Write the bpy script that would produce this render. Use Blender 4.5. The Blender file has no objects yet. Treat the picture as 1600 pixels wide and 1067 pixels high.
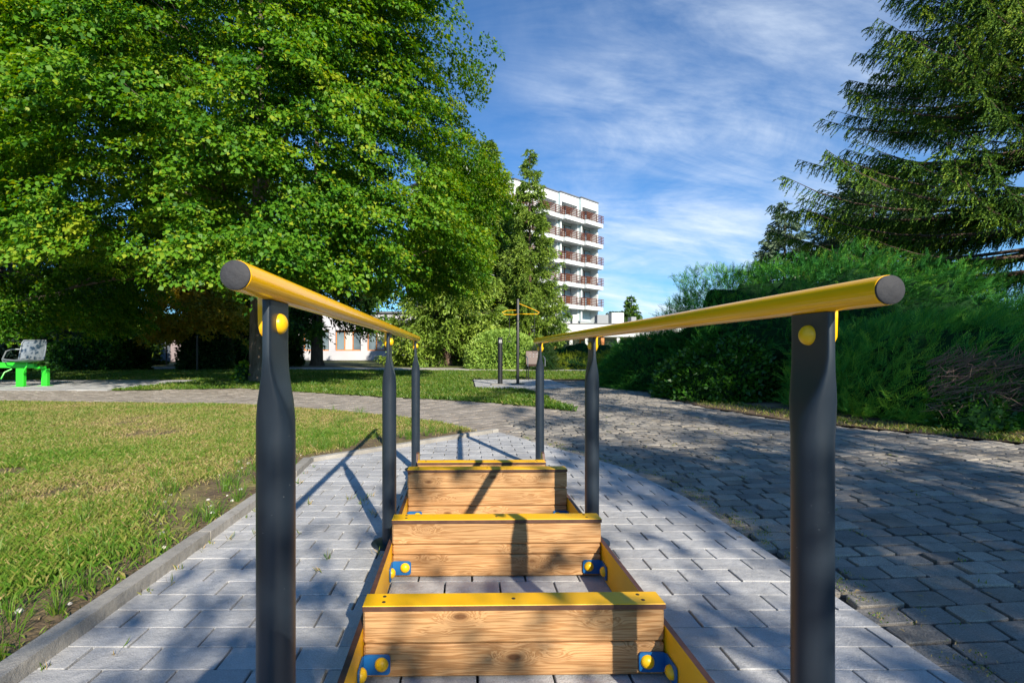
import bpy, math, random
import numpy as np
from mathutils import Vector, Matrix, noise as mnoise

random.seed(7)
RNG = np.random.default_rng(7)
S = bpy.context.scene
COL = S.collection
R = math.radians

# ------------------------------------------------------------------ camera
F = 760.0; HC = 0.845; CX, CY = 727.0, 551.0      # photograph is 1600 x 1067
cam_d = bpy.data.cameras.new("camera")
cam = bpy.data.objects.new("camera", cam_d)
COL.objects.link(cam)
cam.location = (0, 0, HC)
cam.rotation_euler = (R(90), 0, 0)
cam_d.sensor_width = 36.0
cam_d.lens = F / 1600 * 36
cam_d.shift_x = (800 - CX) / 1600
cam_d.shift_y = (CY - 533.5) / 1600
cam_d.clip_start = 0.02
cam_d.clip_end = 2000
S.camera = cam

# ------------------------------------------------------------------ sun, sky, exposure
EL = R(28.8)
SV = Vector((0.355 * math.cos(EL), -0.935 * math.cos(EL), math.sin(EL))).normalized()
sd = bpy.data.lights.new("sun", "SUN")
sd.energy = 5.0
sd.angle = R(0.55)
sd.color = (1.0, 0.90, 0.74)
sun = bpy.data.objects.new("sun", sd)
COL.objects.link(sun)
sun.rotation_euler = SV.to_track_quat('Z', 'Y').to_euler()
sun.location = (5, -10, 20)

W = bpy.data.worlds.new("World")
S.world = W
W.use_nodes = True
nt = W.node_tree
nt.nodes.clear()
wo = nt.nodes.new("ShaderNodeOutputWorld")
bg = nt.nodes.new("ShaderNodeBackground")
sky = nt.nodes.new("ShaderNodeTexSky")
sky.sky_type = 'NISHITA'
sky.sun_disc = False
sky.sun_elevation = EL
sky.sun_rotation = R(159.2)
sky.air_density = 1.0
sky.dust_density = 0.4
sky.ozone_density = 2.6
bg.inputs["Strength"].default_value = 0.12


def wn(t, **kw):
    n = nt.nodes.new(t)
    for k, v in kw.items():
        setattr(n, k, v)
    return n


# thin high cloud: noise on the plane overhead (direction / height)
tc = wn("ShaderNodeTexCoord")
sep = wn("ShaderNodeSeparateXYZ")
nt.links.new(tc.outputs["Generated"], sep.inputs[0])
mx = wn("ShaderNodeMath", operation='ADD'); mx.inputs[1].default_value = 0.42
nt.links.new(sep.outputs[2], mx.inputs[0])
mxx = wn("ShaderNodeMath", operation='MAXIMUM'); mxx.inputs[1].default_value = 0.05
nt.links.new(mx.outputs[0], mxx.inputs[0])
dx = wn("ShaderNodeMath", operation='DIVIDE'); dy = wn("ShaderNodeMath", operation='DIVIDE')
nt.links.new(sep.outputs[0], dx.inputs[0]); nt.links.new(mxx.outputs[0], dx.inputs[1])
nt.links.new(sep.outputs[1], dy.inputs[0]); nt.links.new(mxx.outputs[0], dy.inputs[1])
cmb = wn("ShaderNodeCombineXYZ")
nt.links.new(dx.outputs[0], cmb.inputs[0]); nt.links.new(dy.outputs[0], cmb.inputs[1])


def cloud(rot, scale, nscale, detail, lo, hi, dist=0.6, loc=(0, 0, 0)):
    m = wn("ShaderNodeMapping")
    m.inputs["Rotation"].default_value = (0, 0, R(rot))
    m.inputs["Scale"].default_value = scale
    m.inputs["Location"].default_value = loc
    nt.links.new(cmb.outputs[0], m.inputs[0])
    n = wn("ShaderNodeTexNoise")
    n.inputs["Scale"].default_value = nscale
    n.inputs["Detail"].default_value = detail
    n.inputs["Roughness"].default_value = 0.62
    n.inputs["Distortion"].default_value = dist
    nt.links.new(m.outputs[0], n.inputs["Vector"])
    mr = wn("ShaderNodeMapRange")
    mr.inputs["From Min"].default_value = lo
    mr.inputs["From Max"].default_value = hi
    nt.links.new(n.outputs["Fac"], mr.inputs["Value"])
    return mr.outputs["Result"]


def toward(px, py, c0, c1):
    """soft region of sky round one direction"""
    d = Vector((px - CX, F, CY - py)).normalized()
    dt = wn("ShaderNodeVectorMath", operation='DOT_PRODUCT')
    dt.inputs[1].default_value = d
    nt.links.new(tc.outputs["Generated"], dt.inputs[0])
    mr = wn("ShaderNodeMapRange", interpolation_type='SMOOTHSTEP')
    mr.inputs["From Min"].default_value = math.cos(R(c1)); mr.inputs["From Max"].default_value = math.cos(R(c0))
    nt.links.new(dt.outputs["Value"], mr.inputs["Value"])
    return mr.outputs["Result"]


def mth(op, a, b, clamp=False):
    m = wn("ShaderNodeMath", operation=op, use_clamp=clamp)
    for i, q in enumerate((a, b)):
        if isinstance(q, (int, float)):
            m.inputs[i].default_value = q
        else:
            nt.links.new(q, m.inputs[i])
    return m.outputs[0]


c_fib = cloud(62, (0.60, 1.9, 1), 2.6, 11, 0.36, 0.74, 1.1, (0.4, 0.9, 0))
c_fib2 = cloud(105, (0.50, 2.4, 1), 4.2, 9, 0.40, 0.85, 0.8, (2.0, 5.0, 0))
c_puf = cloud(-30, (1.0, 1.3, 1), 1.9, 7, 0.38, 0.66, 0.9, (1.7, 3.3, 0))
zone = mth('ADD', mth('ADD', toward(1130, 330, 3, 26), mth('MULTIPLY', toward(1050, 60, 4, 24), .55)),
           mth('ADD', mth('MULTIPLY', toward(1040, 420, 1, 11), .75), .09))
fib = mth('ADD', mth('MULTIPLY', c_fib, .75), mth('MULTIPLY', c_fib2, .45))
fib = mth('ADD', mth('MULTIPLY', fib, mth('ADD', mth('MULTIPLY', c_puf, .75), .25)), mth('MULTIPLY', c_puf, .10))
m3o = mth('MULTIPLY', mth('MULTIPLY', fib, zone), .74, True)
mixc = wn("ShaderNodeMixRGB")
mixc.inputs[2].default_value = (4.9, 5.5, 6.2, 1)
nt.links.new(m3o, mixc.inputs[0])
tintn = wn("ShaderNodeMixRGB", blend_type='MULTIPLY')
tintn.inputs[0].default_value = 1
tintn.inputs[2].default_value = (0.36, 0.66, 0.92, 1)
nt.links.new(sky.outputs[0], tintn.inputs[1])
nt.links.new(tintn.outputs[0], mixc.inputs[1])
nt.links.new(mixc.outputs[0], bg.inputs[0])
nt.links.new(bg.outputs[0], wo.inputs[0])

S.view_settings.view_transform = 'Standard'
S.view_settings.look = 'None'
S.view_settings.gamma = 1
S.view_settings.exposure = 0.68
S.cycles.max_bounces = 6
S.cycles.transparent_max_bounces = 4

# ------------------------------------------------------------------ helpers


def at(px, z, py=None, h=None):
    """photo pixel column + distance (+ row) -> world point"""
    x = (px - CX) * z / F
    if py is not None:
        h = HC - (py - CY) * z / F
    return Vector((x, z, h or 0))


def link(name, me, mats=(), parent=None, smooth=False):
    o = bpy.data.objects.new(name, me)
    COL.objects.link(o)
    for m in (mats if isinstance(mats, (list, tuple)) else [mats]):
        me.materials.append(m)
    if parent:
        o.parent = parent
    if smooth:
        me.polygons.foreach_set("use_smooth", [True] * len(me.polygons))
    return o


def tag(o, label=None, cat=None, group=None, kind=None):
    for k, v in (("label", label), ("category", cat), ("group", group), ("kind", kind)):
        if v:
            o[k] = v
    return o


def empty(name, loc, rz=0):
    o = bpy.data.objects.new(name, None)
    COL.objects.link(o)
    o.location = loc
    o.rotation_euler = (0, 0, rz)
    o.empty_display_size = 0.2
    return o


def copy_tree(o, parent=None):
    c = o.copy()
    COL.objects.link(c)
    if parent:
        c.parent = parent
    for ch in list(o.children):
        copy_tree(ch, c)
    return c


class MB:
    def __init__(s):
        s.v = []; s.f = []; s.mi = []

    def add(s, vs, fs, mi=0):
        b = len(s.v)
        s.v += [tuple(v) for v in vs]
        s.f += [tuple(i + b for i in f) for f in fs]
        s.mi += [mi] * len(fs)
        return s

    def box(s, x0, x1, y0, y1, z0, z1, mi=0, c=0.0, M=None):
        """box, with chamfered edges when c > 0"""
        if c <= 0:
            vs = [(x, y, z) for x in (x0, x1) for y in (y0, y1) for z in (z0, z1)]
            fs = [(0, 1, 3, 2), (4, 6, 7, 5), (0, 4, 5, 1), (2, 3, 7, 6), (0, 2, 6, 4), (1, 5, 7, 3)]
        else:
            import itertools
            cx, cy, cz = (x0 + x1) / 2, (y0 + y1) / 2, (z0 + z1) / 2
            hx, hy, hz = (x1 - x0) / 2, (y1 - y0) / 2, (z1 - z0) / 2
            c = min(c, hx * .9, hy * .9, hz * .9)
            vs = []; idx = {}
            for sx, sy, sz in itertools.product((-1, 1), repeat=3):
                for a, d in enumerate(((0, c, c), (c, 0, c), (c, c, 0))):
                    idx[(sx, sy, sz, a)] = len(vs)
                    vs.append((cx + sx * (hx - d[0]), cy + sy * (hy - d[1]), cz + sz * (hz - d[2])))
            fs = []
            for a in range(3):
                o1, o2 = [k for k in range(3) if k != a]
                for sg in (-1, 1):
                    q = []
                    for s1, s2 in ((-1, -1), (1, -1), (1, 1), (-1, 1)):
                        k = [0, 0, 0]; k[a] = sg; k[o1] = s1; k[o2] = s2
                        q.append(idx[(k[0], k[1], k[2], a)])
                    if (sg < 0) != (a == 1):
                        q = q[::-1]
                    fs.append(tuple(q))
            for a, b in ((0, 1), (0, 2), (1, 2)):
                o3 = 3 - a - b
                for sa in (-1, 1):
                    for sb in (-1, 1):
                        k = [0, 0, 0]; k[a] = sa; k[b] = sb
                        k1 = k[:]; k1[o3] = -1; k2 = k[:]; k2[o3] = 1
                        fs.append((idx[(*k1, a)], idx[(*k2, a)], idx[(*k2, b)], idx[(*k1, b)]))
            for sx, sy, sz in itertools.product((-1, 1), repeat=3):
                fs.append(tuple(idx[(sx, sy, sz, a)] for a in range(3)))
        if M is not None:
            vs = [M @ Vector(v) for v in vs]
        return s.add(vs, fs, mi)

    def tube(s, pts, rad, n=10, mi=0, cap=True):
        pts = [Vector(p) for p in pts]
        if not isinstance(rad, (list, tuple)):
            rad = [rad] * len(pts)
        rad = [float(q) for q in rad]
        rings = []
        up = None
        for i, p in enumerate(pts):
            t = (pts[min(i + 1, len(pts) - 1)] - pts[max(i - 1, 0)])
            t = t.normalized() if t.length > 1e-9 else Vector((0, 0, 1))
            if up is None:
                a = Vector((0, 0, 1)) if abs(t.z) < .9 else Vector((1, 0, 0))
                up = (a - a.dot(t) * t).normalized()
            else:
                up = (up - up.dot(t) * t).normalized()
            sd_ = t.cross(up)
            rings.append([p + rad[i] * (math.cos(2 * math.pi * k / n) * up + math.sin(2 * math.pi * k / n) * sd_) for k in range(n)])
        vs = [v for r_ in rings for v in r_]
        fs = [(i * n + k, i * n + (k + 1) % n, (i + 1) * n + (k + 1) % n, (i + 1) * n + k) for i in range(len(pts) - 1) for k in range(n)]
        if cap:
            fs += [tuple(range(n))[::-1], tuple(range((len(pts) - 1) * n, len(pts) * n))]
        return s.add(vs, fs, mi)

    def prism(s, poly, z0, z1, mi=0):
        n = len(poly)
        vs = [(x, y, z0) for x, y in poly] + [(x, y, z1) for x, y in poly]
        fs = [tuple(range(n))[::-1], tuple(range(n, 2 * n))] + [(i, (i + 1) % n, n + (i + 1) % n, n + i) for i in range(n)]
        return s.add(vs, fs, mi)

    def dome(s, c, axis, r, depth, n=16, m=5, mi=0):
        c = Vector(c); a = Vector(axis).normalized()
        t = Vector((0, 0, 1)) if abs(a.z) < .9 else Vector((1, 0, 0))
        u = a.cross(t).normalized(); w = a.cross(u)
        vs = []
        for j in range(m):
            th = j / m * math.pi / 2
            for k in range(n):
                ph = 2 * math.pi * k / n
                vs.append(c + r * math.cos(th) * (math.cos(ph) * u + math.sin(ph) * w) + depth * math.sin(th) * a)
        vs.append(c + depth * a)
        fs = [(j * n + k, j * n + (k + 1) % n, (j + 1) * n + (k + 1) % n, (j + 1) * n + k) for j in range(m - 1) for k in range(n)]
        fs += [((m - 1) * n + k, (m - 1) * n + (k + 1) % n, m * n) for k in range(n)]
        fs.append(tuple(range(n))[::-1])
        return s.add(vs, fs, mi)

    def build(s, name, mats, parent=None, smooth=False):
        me = bpy.data.meshes.new(name)
        me.from_pydata(s.v, [], s.f)
        if any(s.mi):
            me.polygons.foreach_set("material_index", s.mi)
        import bmesh
        b = bmesh.new(); b.from_mesh(me)
        bmesh.ops.recalc_face_normals(b, faces=b.faces)
        b.to_mesh(me); b.free()
        o = link(name, me, mats, parent)
        if smooth:
            me.polygons.foreach_set("use_smooth", [True] * len(me.polygons))
            try:
                me.set_sharp_from_angle(angle=R(38))
            except Exception:
                pass
        return o


def np_mesh(name, V, Fq, k, mats, parent=None, attrs=None, smooth=False, mi=None):
    """V (n,3) float array, Fq (m,k) int array, k = 3 or 4"""
    me = bpy.data.meshes.new(name)
    m = len(Fq)
    me.vertices.add(len(V)); me.vertices.foreach_set("co", np.asarray(V, np.float32).ravel())
    me.loops.add(m * k); me.loops.foreach_set("vertex_index", np.asarray(Fq, np.int32).ravel())
    me.polygons.add(m)
    me.polygons.foreach_set("loop_start", np.arange(0, m * k, k, dtype=np.int32))
    if mi is not None:
        me.polygons.foreach_set("material_index", np.asarray(mi, np.int32))
    if attrs:
        for nm, arr in attrs.items():
            a = me.attributes.new(nm, 'FLOAT', 'POINT')
            a.data.foreach_set("value", np.asarray(arr, np.float32))
    me.update(calc_edges=True)
    me.validate()
    return link(name, me, mats, parent, smooth)


def norm(a):
    return a / np.maximum(np.linalg.norm(a, axis=-1, keepdims=True), 1e-9)


def leaves(name, P, D, N, L, Wd, tint, mats, parent=None, fold=0.18):
    """diamond-shaped folded leaves; P base, D direction, N rough normal"""
    n = len(P)
    D = norm(D); B = norm(np.cross(D, N)); N = np.cross(B, D)
    L = np.broadcast_to(L, (n,))[:, None]; Wd = np.broadcast_to(Wd, (n,))[:, None]
    V = np.empty((n, 4, 3))
    V[:, 0] = P
    V[:, 1] = P + D * L * .45 + B * Wd * .5 + N * Wd * fold
    V[:, 2] = P + D * L - N * L * .12
    V[:, 3] = P + D * L * .45 - B * Wd * .5 + N * Wd * fold
    Fq = np.arange(n * 4).reshape(n, 4)
    return np_mesh(name, V.reshape(-1, 3), Fq, 4, mats, parent, {"tint": np.repeat(tint, 4)})


def vnoise(P, sc, seed=0):
    """cheap smooth noise in about -1..1"""
    r = np.random.default_rng(seed + 100)
    out = np.zeros(len(P))
    for i in range(6):
        k = r.normal(size=3) * sc * (0.7 + .35 * i)
        out += np.sin(P @ k + r.uniform(0, 6.28)) / (1 + .25 * i)
    return out / 2.6


def nd(nt_, t, **kw):
    n = nt_.nodes.new(t)
    for k, v in kw.items():
        setattr(n, k, v)
    return n


def base_mat(name, color=(.5, .5, .5), rough=.6, metal=0, spec=.5):
    m = bpy.data.materials.new(name)
    m.use_nodes = True
    p = m.node_tree.nodes["Principled BSDF"]
    p.inputs["Base Color"].default_value = (*color, 1)
    p.inputs["Roughness"].default_value = rough
    p.inputs["Metallic"].default_value = metal
    p.inputs["Specular IOR Level"].default_value = spec
    return m, m.node_tree, p


def noisy(name, c1, c2, scale=8, rough=.7, detail=6, bump=0.0, bscale=60, stretch=(1, 1, 1), c3=None, s3=1.0,
          lo=.35, hi=.65, coord="Object", metal=0, spec=.5, bdist=.01, f3=(.5, .62)):
    m, t, p = base_mat(name, c1, rough, metal, spec)
    co = nd(t, "ShaderNodeTexCoord")
    mp = nd(t, "ShaderNodeMapping"); mp.inputs["Scale"].default_value = stretch
    t.links.new(co.outputs[coord], mp.inputs[0])
    n = nd(t, "ShaderNodeTexNoise"); n.inputs["Scale"].default_value = scale; n.inputs["Detail"].default_value = detail
    t.links.new(mp.outputs[0], n.inputs["Vector"])
    mr = nd(t, "ShaderNodeMapRange"); mr.inputs["From Min"].default_value = lo; mr.inputs["From Max"].default_value = hi
    t.links.new(n.outputs["Fac"], mr.inputs["Value"])
    mix = nd(t, "ShaderNodeMixRGB"); mix.inputs[1].default_value = (*c1, 1); mix.inputs[2].default_value = (*c2, 1)
    t.links.new(mr.outputs[0], mix.inputs[0])
    out = mix.outputs[0]
    if c3:
        n3 = nd(t, "ShaderNodeTexNoise"); n3.inputs["Scale"].default_value = s3; n3.inputs["Detail"].default_value = 5
        t.links.new(mp.outputs[0], n3.inputs["Vector"])
        m3_ = nd(t, "ShaderNodeMapRange"); m3_.inputs["From Min"].default_value = f3[0]; m3_.inputs["From Max"].default_value = f3[1]
        t.links.new(n3.outputs["Fac"], m3_.inputs["Value"])
        x3 = nd(t, "ShaderNodeMixRGB"); x3.inputs[2].default_value = (*c3, 1)
        t.links.new(m3_.outputs[0], x3.inputs[0]); t.links.new(out, x3.inputs[1])
        out = x3.outputs[0]
    t.links.new(out, p.inputs["Base Color"])
    if bump:
        nb = nd(t, "ShaderNodeTexNoise"); nb.inputs["Scale"].default_value = bscale; nb.inputs["Detail"].default_value = 4
        t.links.new(mp.outputs[0], nb.inputs["Vector"])
        b = nd(t, "ShaderNodeBump"); b.inputs["Strength"].default_value = bump; b.inputs["Distance"].default_value = bdist
        t.links.new(nb.outputs["Fac"], b.inputs["Height"]); t.links.new(b.outputs[0], p.inputs["Normal"])
    return m


def leaf_mat(name, cols, rough=.45, trans=.35, spec=.4):
    """colour ramp over the per-leaf tint attribute, part translucent"""
    m, t, p = base_mat(name, cols[0], rough, 0, spec)
    a = nd(t, "ShaderNodeAttribute", attribute_name="tint")
    rp = nd(t, "ShaderNodeValToRGB")
    e = rp.color_ramp.elements
    while len(e) < len(cols):
        e.new(.5)
    for i, c in enumerate(cols):
        e[i].position = i / (len(cols) - 1)
        e[i].color = (*c, 1)
    t.links.new(a.outputs["Fac"], rp.inputs[0])
    t.links.new(rp.outputs[0], p.inputs["Base Color"])
    tr = nd(t, "ShaderNodeBsdfTranslucent")
    hs = nd(t, "ShaderNodeHueSaturation"); hs.inputs["Value"].default_value = 1.5; hs.inputs["Saturation"].default_value = 1.1
    hs.inputs["Hue"].default_value = .485
    t.links.new(rp.outputs[0], hs.inputs["Color"]); t.links.new(hs.outputs[0], tr.inputs[0])
    mx_ = nd(t, "ShaderNodeMixShader"); mx_.inputs[0].default_value = trans
    t.links.new(p.outputs[0], mx_.inputs[1]); t.links.new(tr.outputs[0], mx_.inputs[2])
    t.links.new(mx_.outputs[0], t.nodes["Material Output"].inputs[0])
    return m


def block_mat(name, cols, rough=.85, fine=.25, stain=None):
    """stone or concrete blocks: per-block tint, fine grain, blotches"""
    m, t, p = base_mat(name, cols[0], rough, 0, .35)
    a = nd(t, "ShaderNodeAttribute", attribute_name="tint")
    rp = nd(t, "ShaderNodeValToRGB")
    e = rp.color_ramp.elements
    while len(e) < len(cols):
        e.new(.5)
    for i, c in enumerate(cols):
        e[i].position = i / (len(cols) - 1); e[i].color = (*c, 1)
    t.links.new(a.outputs["Fac"], rp.inputs[0])
    co = nd(t, "ShaderNodeTexCoord")
    n = nd(t, "ShaderNodeTexNoise"); n.inputs["Scale"].default_value = 260; n.inputs["Detail"].default_value = 3
    t.links.new(co.outputs["Object"], n.inputs["Vector"])
    n2 = nd(t, "ShaderNodeTexNoise"); n2.inputs["Scale"].default_value = 3.5; n2.inputs["Detail"].default_value = 8
    n2.inputs["Roughness"].default_value = .7
    t.links.new(co.outputs["Object"], n2.inputs["Vector"])
    mr = nd(t, "ShaderNodeMapRange"); mr.inputs["From Min"].default_value = .25; mr.inputs["From Max"].default_value = .75
    mr.inputs["To Min"].default_value = 1 - fine; mr.inputs["To Max"].default_value = 1 + fine
    t.links.new(n.outputs["Fac"], mr.inputs["Value"])
    mr2 = nd(t, "ShaderNodeMapRange"); mr2.inputs["From Min"].default_value = .3; mr2.inputs["From Max"].default_value = .7
    mr2.inputs["To Min"].default_value = .72; mr2.inputs["To Max"].default_value = 1.18
    t.links.new(n2.outputs["Fac"], mr2.inputs["Value"])
    mm = nd(t, "ShaderNodeMath", operation='MULTIPLY')
    t.links.new(mr.outputs[0], mm.inputs[0]); t.links.new(mr2.outputs[0], mm.inputs[1])
    mu = nd(t, "ShaderNodeVectorMath", operation='SCALE')
    t.links.new(rp.outputs[0], mu.inputs[0]); t.links.new(mm.outputs[0], mu.inputs["Scale"])
    out = mu.outputs[0]
    if stain:
        n3 = nd(t, "ShaderNodeTexNoise"); n3.inputs["Scale"].default_value = stain[1]; n3.inputs["Detail"].default_value = 9
        n3.inputs["Roughness"].default_value = .75
        t.links.new(co.outputs["Object"], n3.inputs["Vector"])
        m3_ = nd(t, "ShaderNodeMapRange"); m3_.inputs["From Min"].default_value = stain[2]; m3_.inputs["From Max"].default_value = stain[3]
        t.links.new(n3.outputs["Fac"], m3_.inputs["Value"])
        x = nd(t, "ShaderNodeMixRGB"); x.inputs[2].default_value = (*stain[0], 1)
        t.links.new(m3_.outputs[0], x.inputs[0]); t.links.new(out, x.inputs[1])
        out = x.outputs[0]
    t.links.new(out, p.inputs["Base Color"])
    b = nd(t, "ShaderNodeBump"); b.inputs["Strength"].default_value = .6; b.inputs["Distance"].default_value = .003 if fine < .25 else .008
    ad = nd(t, "ShaderNodeMath", operation='MULTIPLY_ADD'); ad.inputs[1].default_value = 3.0
    n4 = nd(t, "ShaderNodeTexNoise"); n4.inputs["Scale"].default_value = 30; n4.inputs["Detail"].default_value = 5
    t.links.new(co.outputs["Object"], n4.inputs["Vector"])
    t.links.new(n4.outputs["Fac"], ad.inputs[0]); t.links.new(n.outputs["Fac"], ad.inputs[2])
    t.links.new(ad.outputs[0], b.inputs["Height"]); t.links.new(b.outputs[0], p.inputs["Normal"])
    return m


# ------------------------------------------------------------------ materials
def wood_mat():
    m, t, p = base_mat("pine_timber", (.5, .28, .1), .62, 0, .3)
    co = nd(t, "ShaderNodeTexCoord"); oi = nd(t, "ShaderNodeObjectInfo")
    off = nd(t, "ShaderNodeVectorMath", operation='SCALE'); off.inputs[0].default_value = (37, 11, 23)
    t.links.new(oi.outputs["Random"], off.inputs["Scale"])
    ad = nd(t, "ShaderNodeVectorMath", operation='ADD')
    t.links.new(co.outputs["Object"], ad.inputs[0]); t.links.new(off.outputs[0], ad.inputs[1])
    # knots: stretched voronoi cells, only some of them
    mk = nd(t, "ShaderNodeMapping"); mk.inputs["Scale"].default_value = (5.2, 9, 12.5)
    t.links.new(ad.outputs[0], mk.inputs[0])
    vo = nd(t, "ShaderNodeTexVoronoi", feature='F1'); vo.inputs["Scale"].default_value = 1.0
    t.links.new(mk.outputs[0], vo.inputs["Vector"])
    kd = nd(t, "ShaderNodeMapRange"); kd.inputs["From Min"].default_value = .02; kd.inputs["From Max"].default_value = .42
    kd.inputs["To Min"].default_value = 1; kd.inputs["To Max"].default_value = 0
    t.links.new(vo.outputs["Distance"], kd.inputs["Value"])
    pw = nd(t, "ShaderNodeMath", operation='POWER'); pw.inputs[1].default_value = 2.2
    t.links.new(kd.outputs[0], pw.inputs[0])
    # grain: rings bent round the knots
    mg = nd(t, "ShaderNodeMapping"); mg.inputs["Scale"].default_value = (1.3, 26, 34)
    t.links.new(ad.outputs[0], mg.inputs[0])
    bend = nd(t, "ShaderNodeVectorMath", operation='MULTIPLY_ADD')
    bend.inputs[1].default_value = (0, 2.3, 2.6)
    cb = nd(t, "ShaderNodeCombineXYZ")
    for i in range(3):
        t.links.new(pw.outputs[0], cb.inputs[i])
    t.links.new(cb.outputs[0], bend.inputs[0]); t.links.new(mg.outputs[0], bend.inputs[2])
    g = nd(t, "ShaderNodeTexNoise"); g.inputs["Scale"].default_value = 1.6; g.inputs["Detail"].default_value = 3
    g.inputs["Distortion"].default_value = .3
    t.links.new(bend.outputs[0], g.inputs["Vector"])
    sn = nd(t, "ShaderNodeMath", operation='MULTIPLY'); sn.inputs[1].default_value = 46
    t.links.new(g.outputs["Fac"], sn.inputs[0])
    si = nd(t, "ShaderNodeMath", operation='SINE'); t.links.new(sn.outputs[0], si.inputs[0])
    rp = nd(t, "ShaderNodeValToRGB")
    e = rp.color_ramp.elements
    e[0].position = 0; e[0].color = (.54, .31, .14, 1)
    e[1].position = 1; e[1].color = (.34, .165, .06, 1)
    mr = nd(t, "ShaderNodeMapRange"); mr.inputs["From Min"].default_value = -.6; mr.inputs["From Max"].default_value = 1.2
    t.links.new(si.outputs[0], mr.inputs["Value"]); t.links.new(mr.outputs[0], rp.inputs[0])
    n2 = nd(t, "ShaderNodeTexNoise"); n2.inputs["Scale"].default_value = 3; n2.inputs["Detail"].default_value = 6
    m2_ = nd(t, "ShaderNodeMapping"); m2_.inputs["Scale"].default_value = (1, 5, 5)
    t.links.new(ad.outputs[0], m2_.inputs[0]); t.links.new(m2_.outputs[0], n2.inputs["Vector"])
    mv = nd(t, "ShaderNodeMapRange"); mv.inputs["From Min"].default_value = .3; mv.inputs["From Max"].default_value = .7
    mv.inputs["To Min"].default_value = .72; mv.inputs["To Max"].default_value = 1.12
    t.links.new(n2.outputs["Fac"], mv.inputs["Value"])
    sc = nd(t, "ShaderNodeVectorMath", operation='SCALE')
    t.links.new(rp.outputs[0], sc.inputs[0]); t.links.new(mv.outputs[0], sc.inputs["Scale"])
    kt = nd(t, "ShaderNodeMapRange"); kt.inputs["From Min"].default_value = .42; kt.inputs["From Max"].default_value = .75
    t.links.new(pw.outputs[0], kt.inputs["Value"])
    km = nd(t, "ShaderNodeMixRGB"); km.inputs[2].default_value = (.15, .065, .024, 1)
    t.links.new(kt.outputs[0], km.inputs[0]); t.links.new(sc.outputs[0], km.inputs[1])
    t.links.new(km.outputs[0], p.inputs["Base Color"])
    b = nd(t, "ShaderNodeBump"); b.inputs["Strength"].default_value = .35; b.inputs["Distance"].default_value = .0015
    t.links.new(si.outputs[0], b.inputs["Height"]); t.links.new(b.outputs[0], p.inputs["Normal"])
    return m


WOOD = wood_mat()
YEL_RAIL = noisy("yellow_paint", (.98, .53, .008), (.90, .46, .006), 2.5, .15, bump=.05, bscale=14, stretch=(1, .25, 1), spec=.6,
                 c3=(.50, .27, .02), s3=26, f3=(.70, .78))
YEL_CAP = noisy("yellow_board", (.92, .50, .003), (.84, .44, .003), 5, .5, bump=.12, bscale=260, c3=(.50, .36, .06), s3=9, f3=(.60, .82))
YEL_PLAST = noisy("yellow_plastic", (.90, .53, .005), (.84, .48, .005), 12, .36, bump=.05, bscale=200)
BROWN_EDGE = noisy("brown_board_core", (.075, .032, .022), (.11, .05, .032), 30, .55, bump=.1, bscale=200)
BLUE = noisy("blue_plastic", (.008, .105, .32), (.012, .135, .38), 14, .4, bump=.05, bscale=120)
POSTM = noisy("anthracite_powder_coat", (.013, .021, .033), (.018, .027, .040), 9, .36, bump=.22, bscale=900, c3=(.16, .17, .18),
              s3=130, f3=(.73, .77), spec=.5, bdist=.0008)
CAPM = noisy("dark_end_cap", (.020, .023, .030), (.060, .060, .066), 9, .7, bump=.35, bscale=60, stretch=(1, 1, 1), spec=.2, detail=9)
BLACK = noisy("black_metal", (.012, .013, .015), (.02, .02, .022), 20, .4)
SCREW = base_mat("black_screw", (.02, .017, .015), .5)[0]
PAVER = block_mat("light_concrete_paver", [(.36, .365, .38), (.42, .425, .435), (.48, .48, .485)], .88, .2,
                  ((.24, .23, .21), 2.2, .56, .80))
COBBLE = block_mat("weathered_sett", [(.19, .18, .165), (.27, .25, .225), (.36, .33, .285), (.225, .20, .17)], .9, .42,
                   ((.30, .28, .25), 9, .62, .75))
KERBM = block_mat("concrete_kerb_stone", [(.30, .285, .26), (.38, .36, .33)], .9, .2, ((.17, .15, .12), 6, .55, .75))
JOINT = noisy("joint_sand", (.030, .024, .018), (.06, .048, .036), 40, .95, c3=(.045, .055, .02), s3=5, f3=(.58, .7))
SOIL = noisy("lawn_soil", (.10, .068, .042), (.17, .125, .06), 9, .95, bump=.9, bscale=45, c3=(.24, .21, .075), s3=2.3, detail=9, bdist=.02)
FARG = noisy("far_turf", (.065, .085, .016), (.115, .135, .028), 3.0, .95, bump=.6, bscale=30, c3=(.24, .18, .09), s3=.35, detail=9, f3=(.55, .68))
MULCH = noisy("dry_mulch", (.070, .045, .030), (.15, .10, .06), 14, .95, bump=1, bscale=60, c3=(.22, .16, .09), s3=1.6, detail=9, bdist=.02)
PATHG = noisy("pale_path", (.42, .39, .35), (.50, .47, .43), 3, .95, c3=(.33, .29, .24), s3=.9)
BARK = noisy("rough_bark", (.075, .058, .045), (.15, .12, .095), 5, .95, bump=1, bscale=9, stretch=(1.6, 1.6, .35), bdist=.05)
BARK_R = noisy("spruce_bark", (.085, .055, .040), (.15, .10, .075), 6, .95, bump=1, bscale=9, stretch=(1.6, 1.6, .5), bdist=.05)
TWIG = noisy("dead_twigs", (.13, .085, .065), (.20, .14, .11), 20, .9)

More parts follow.
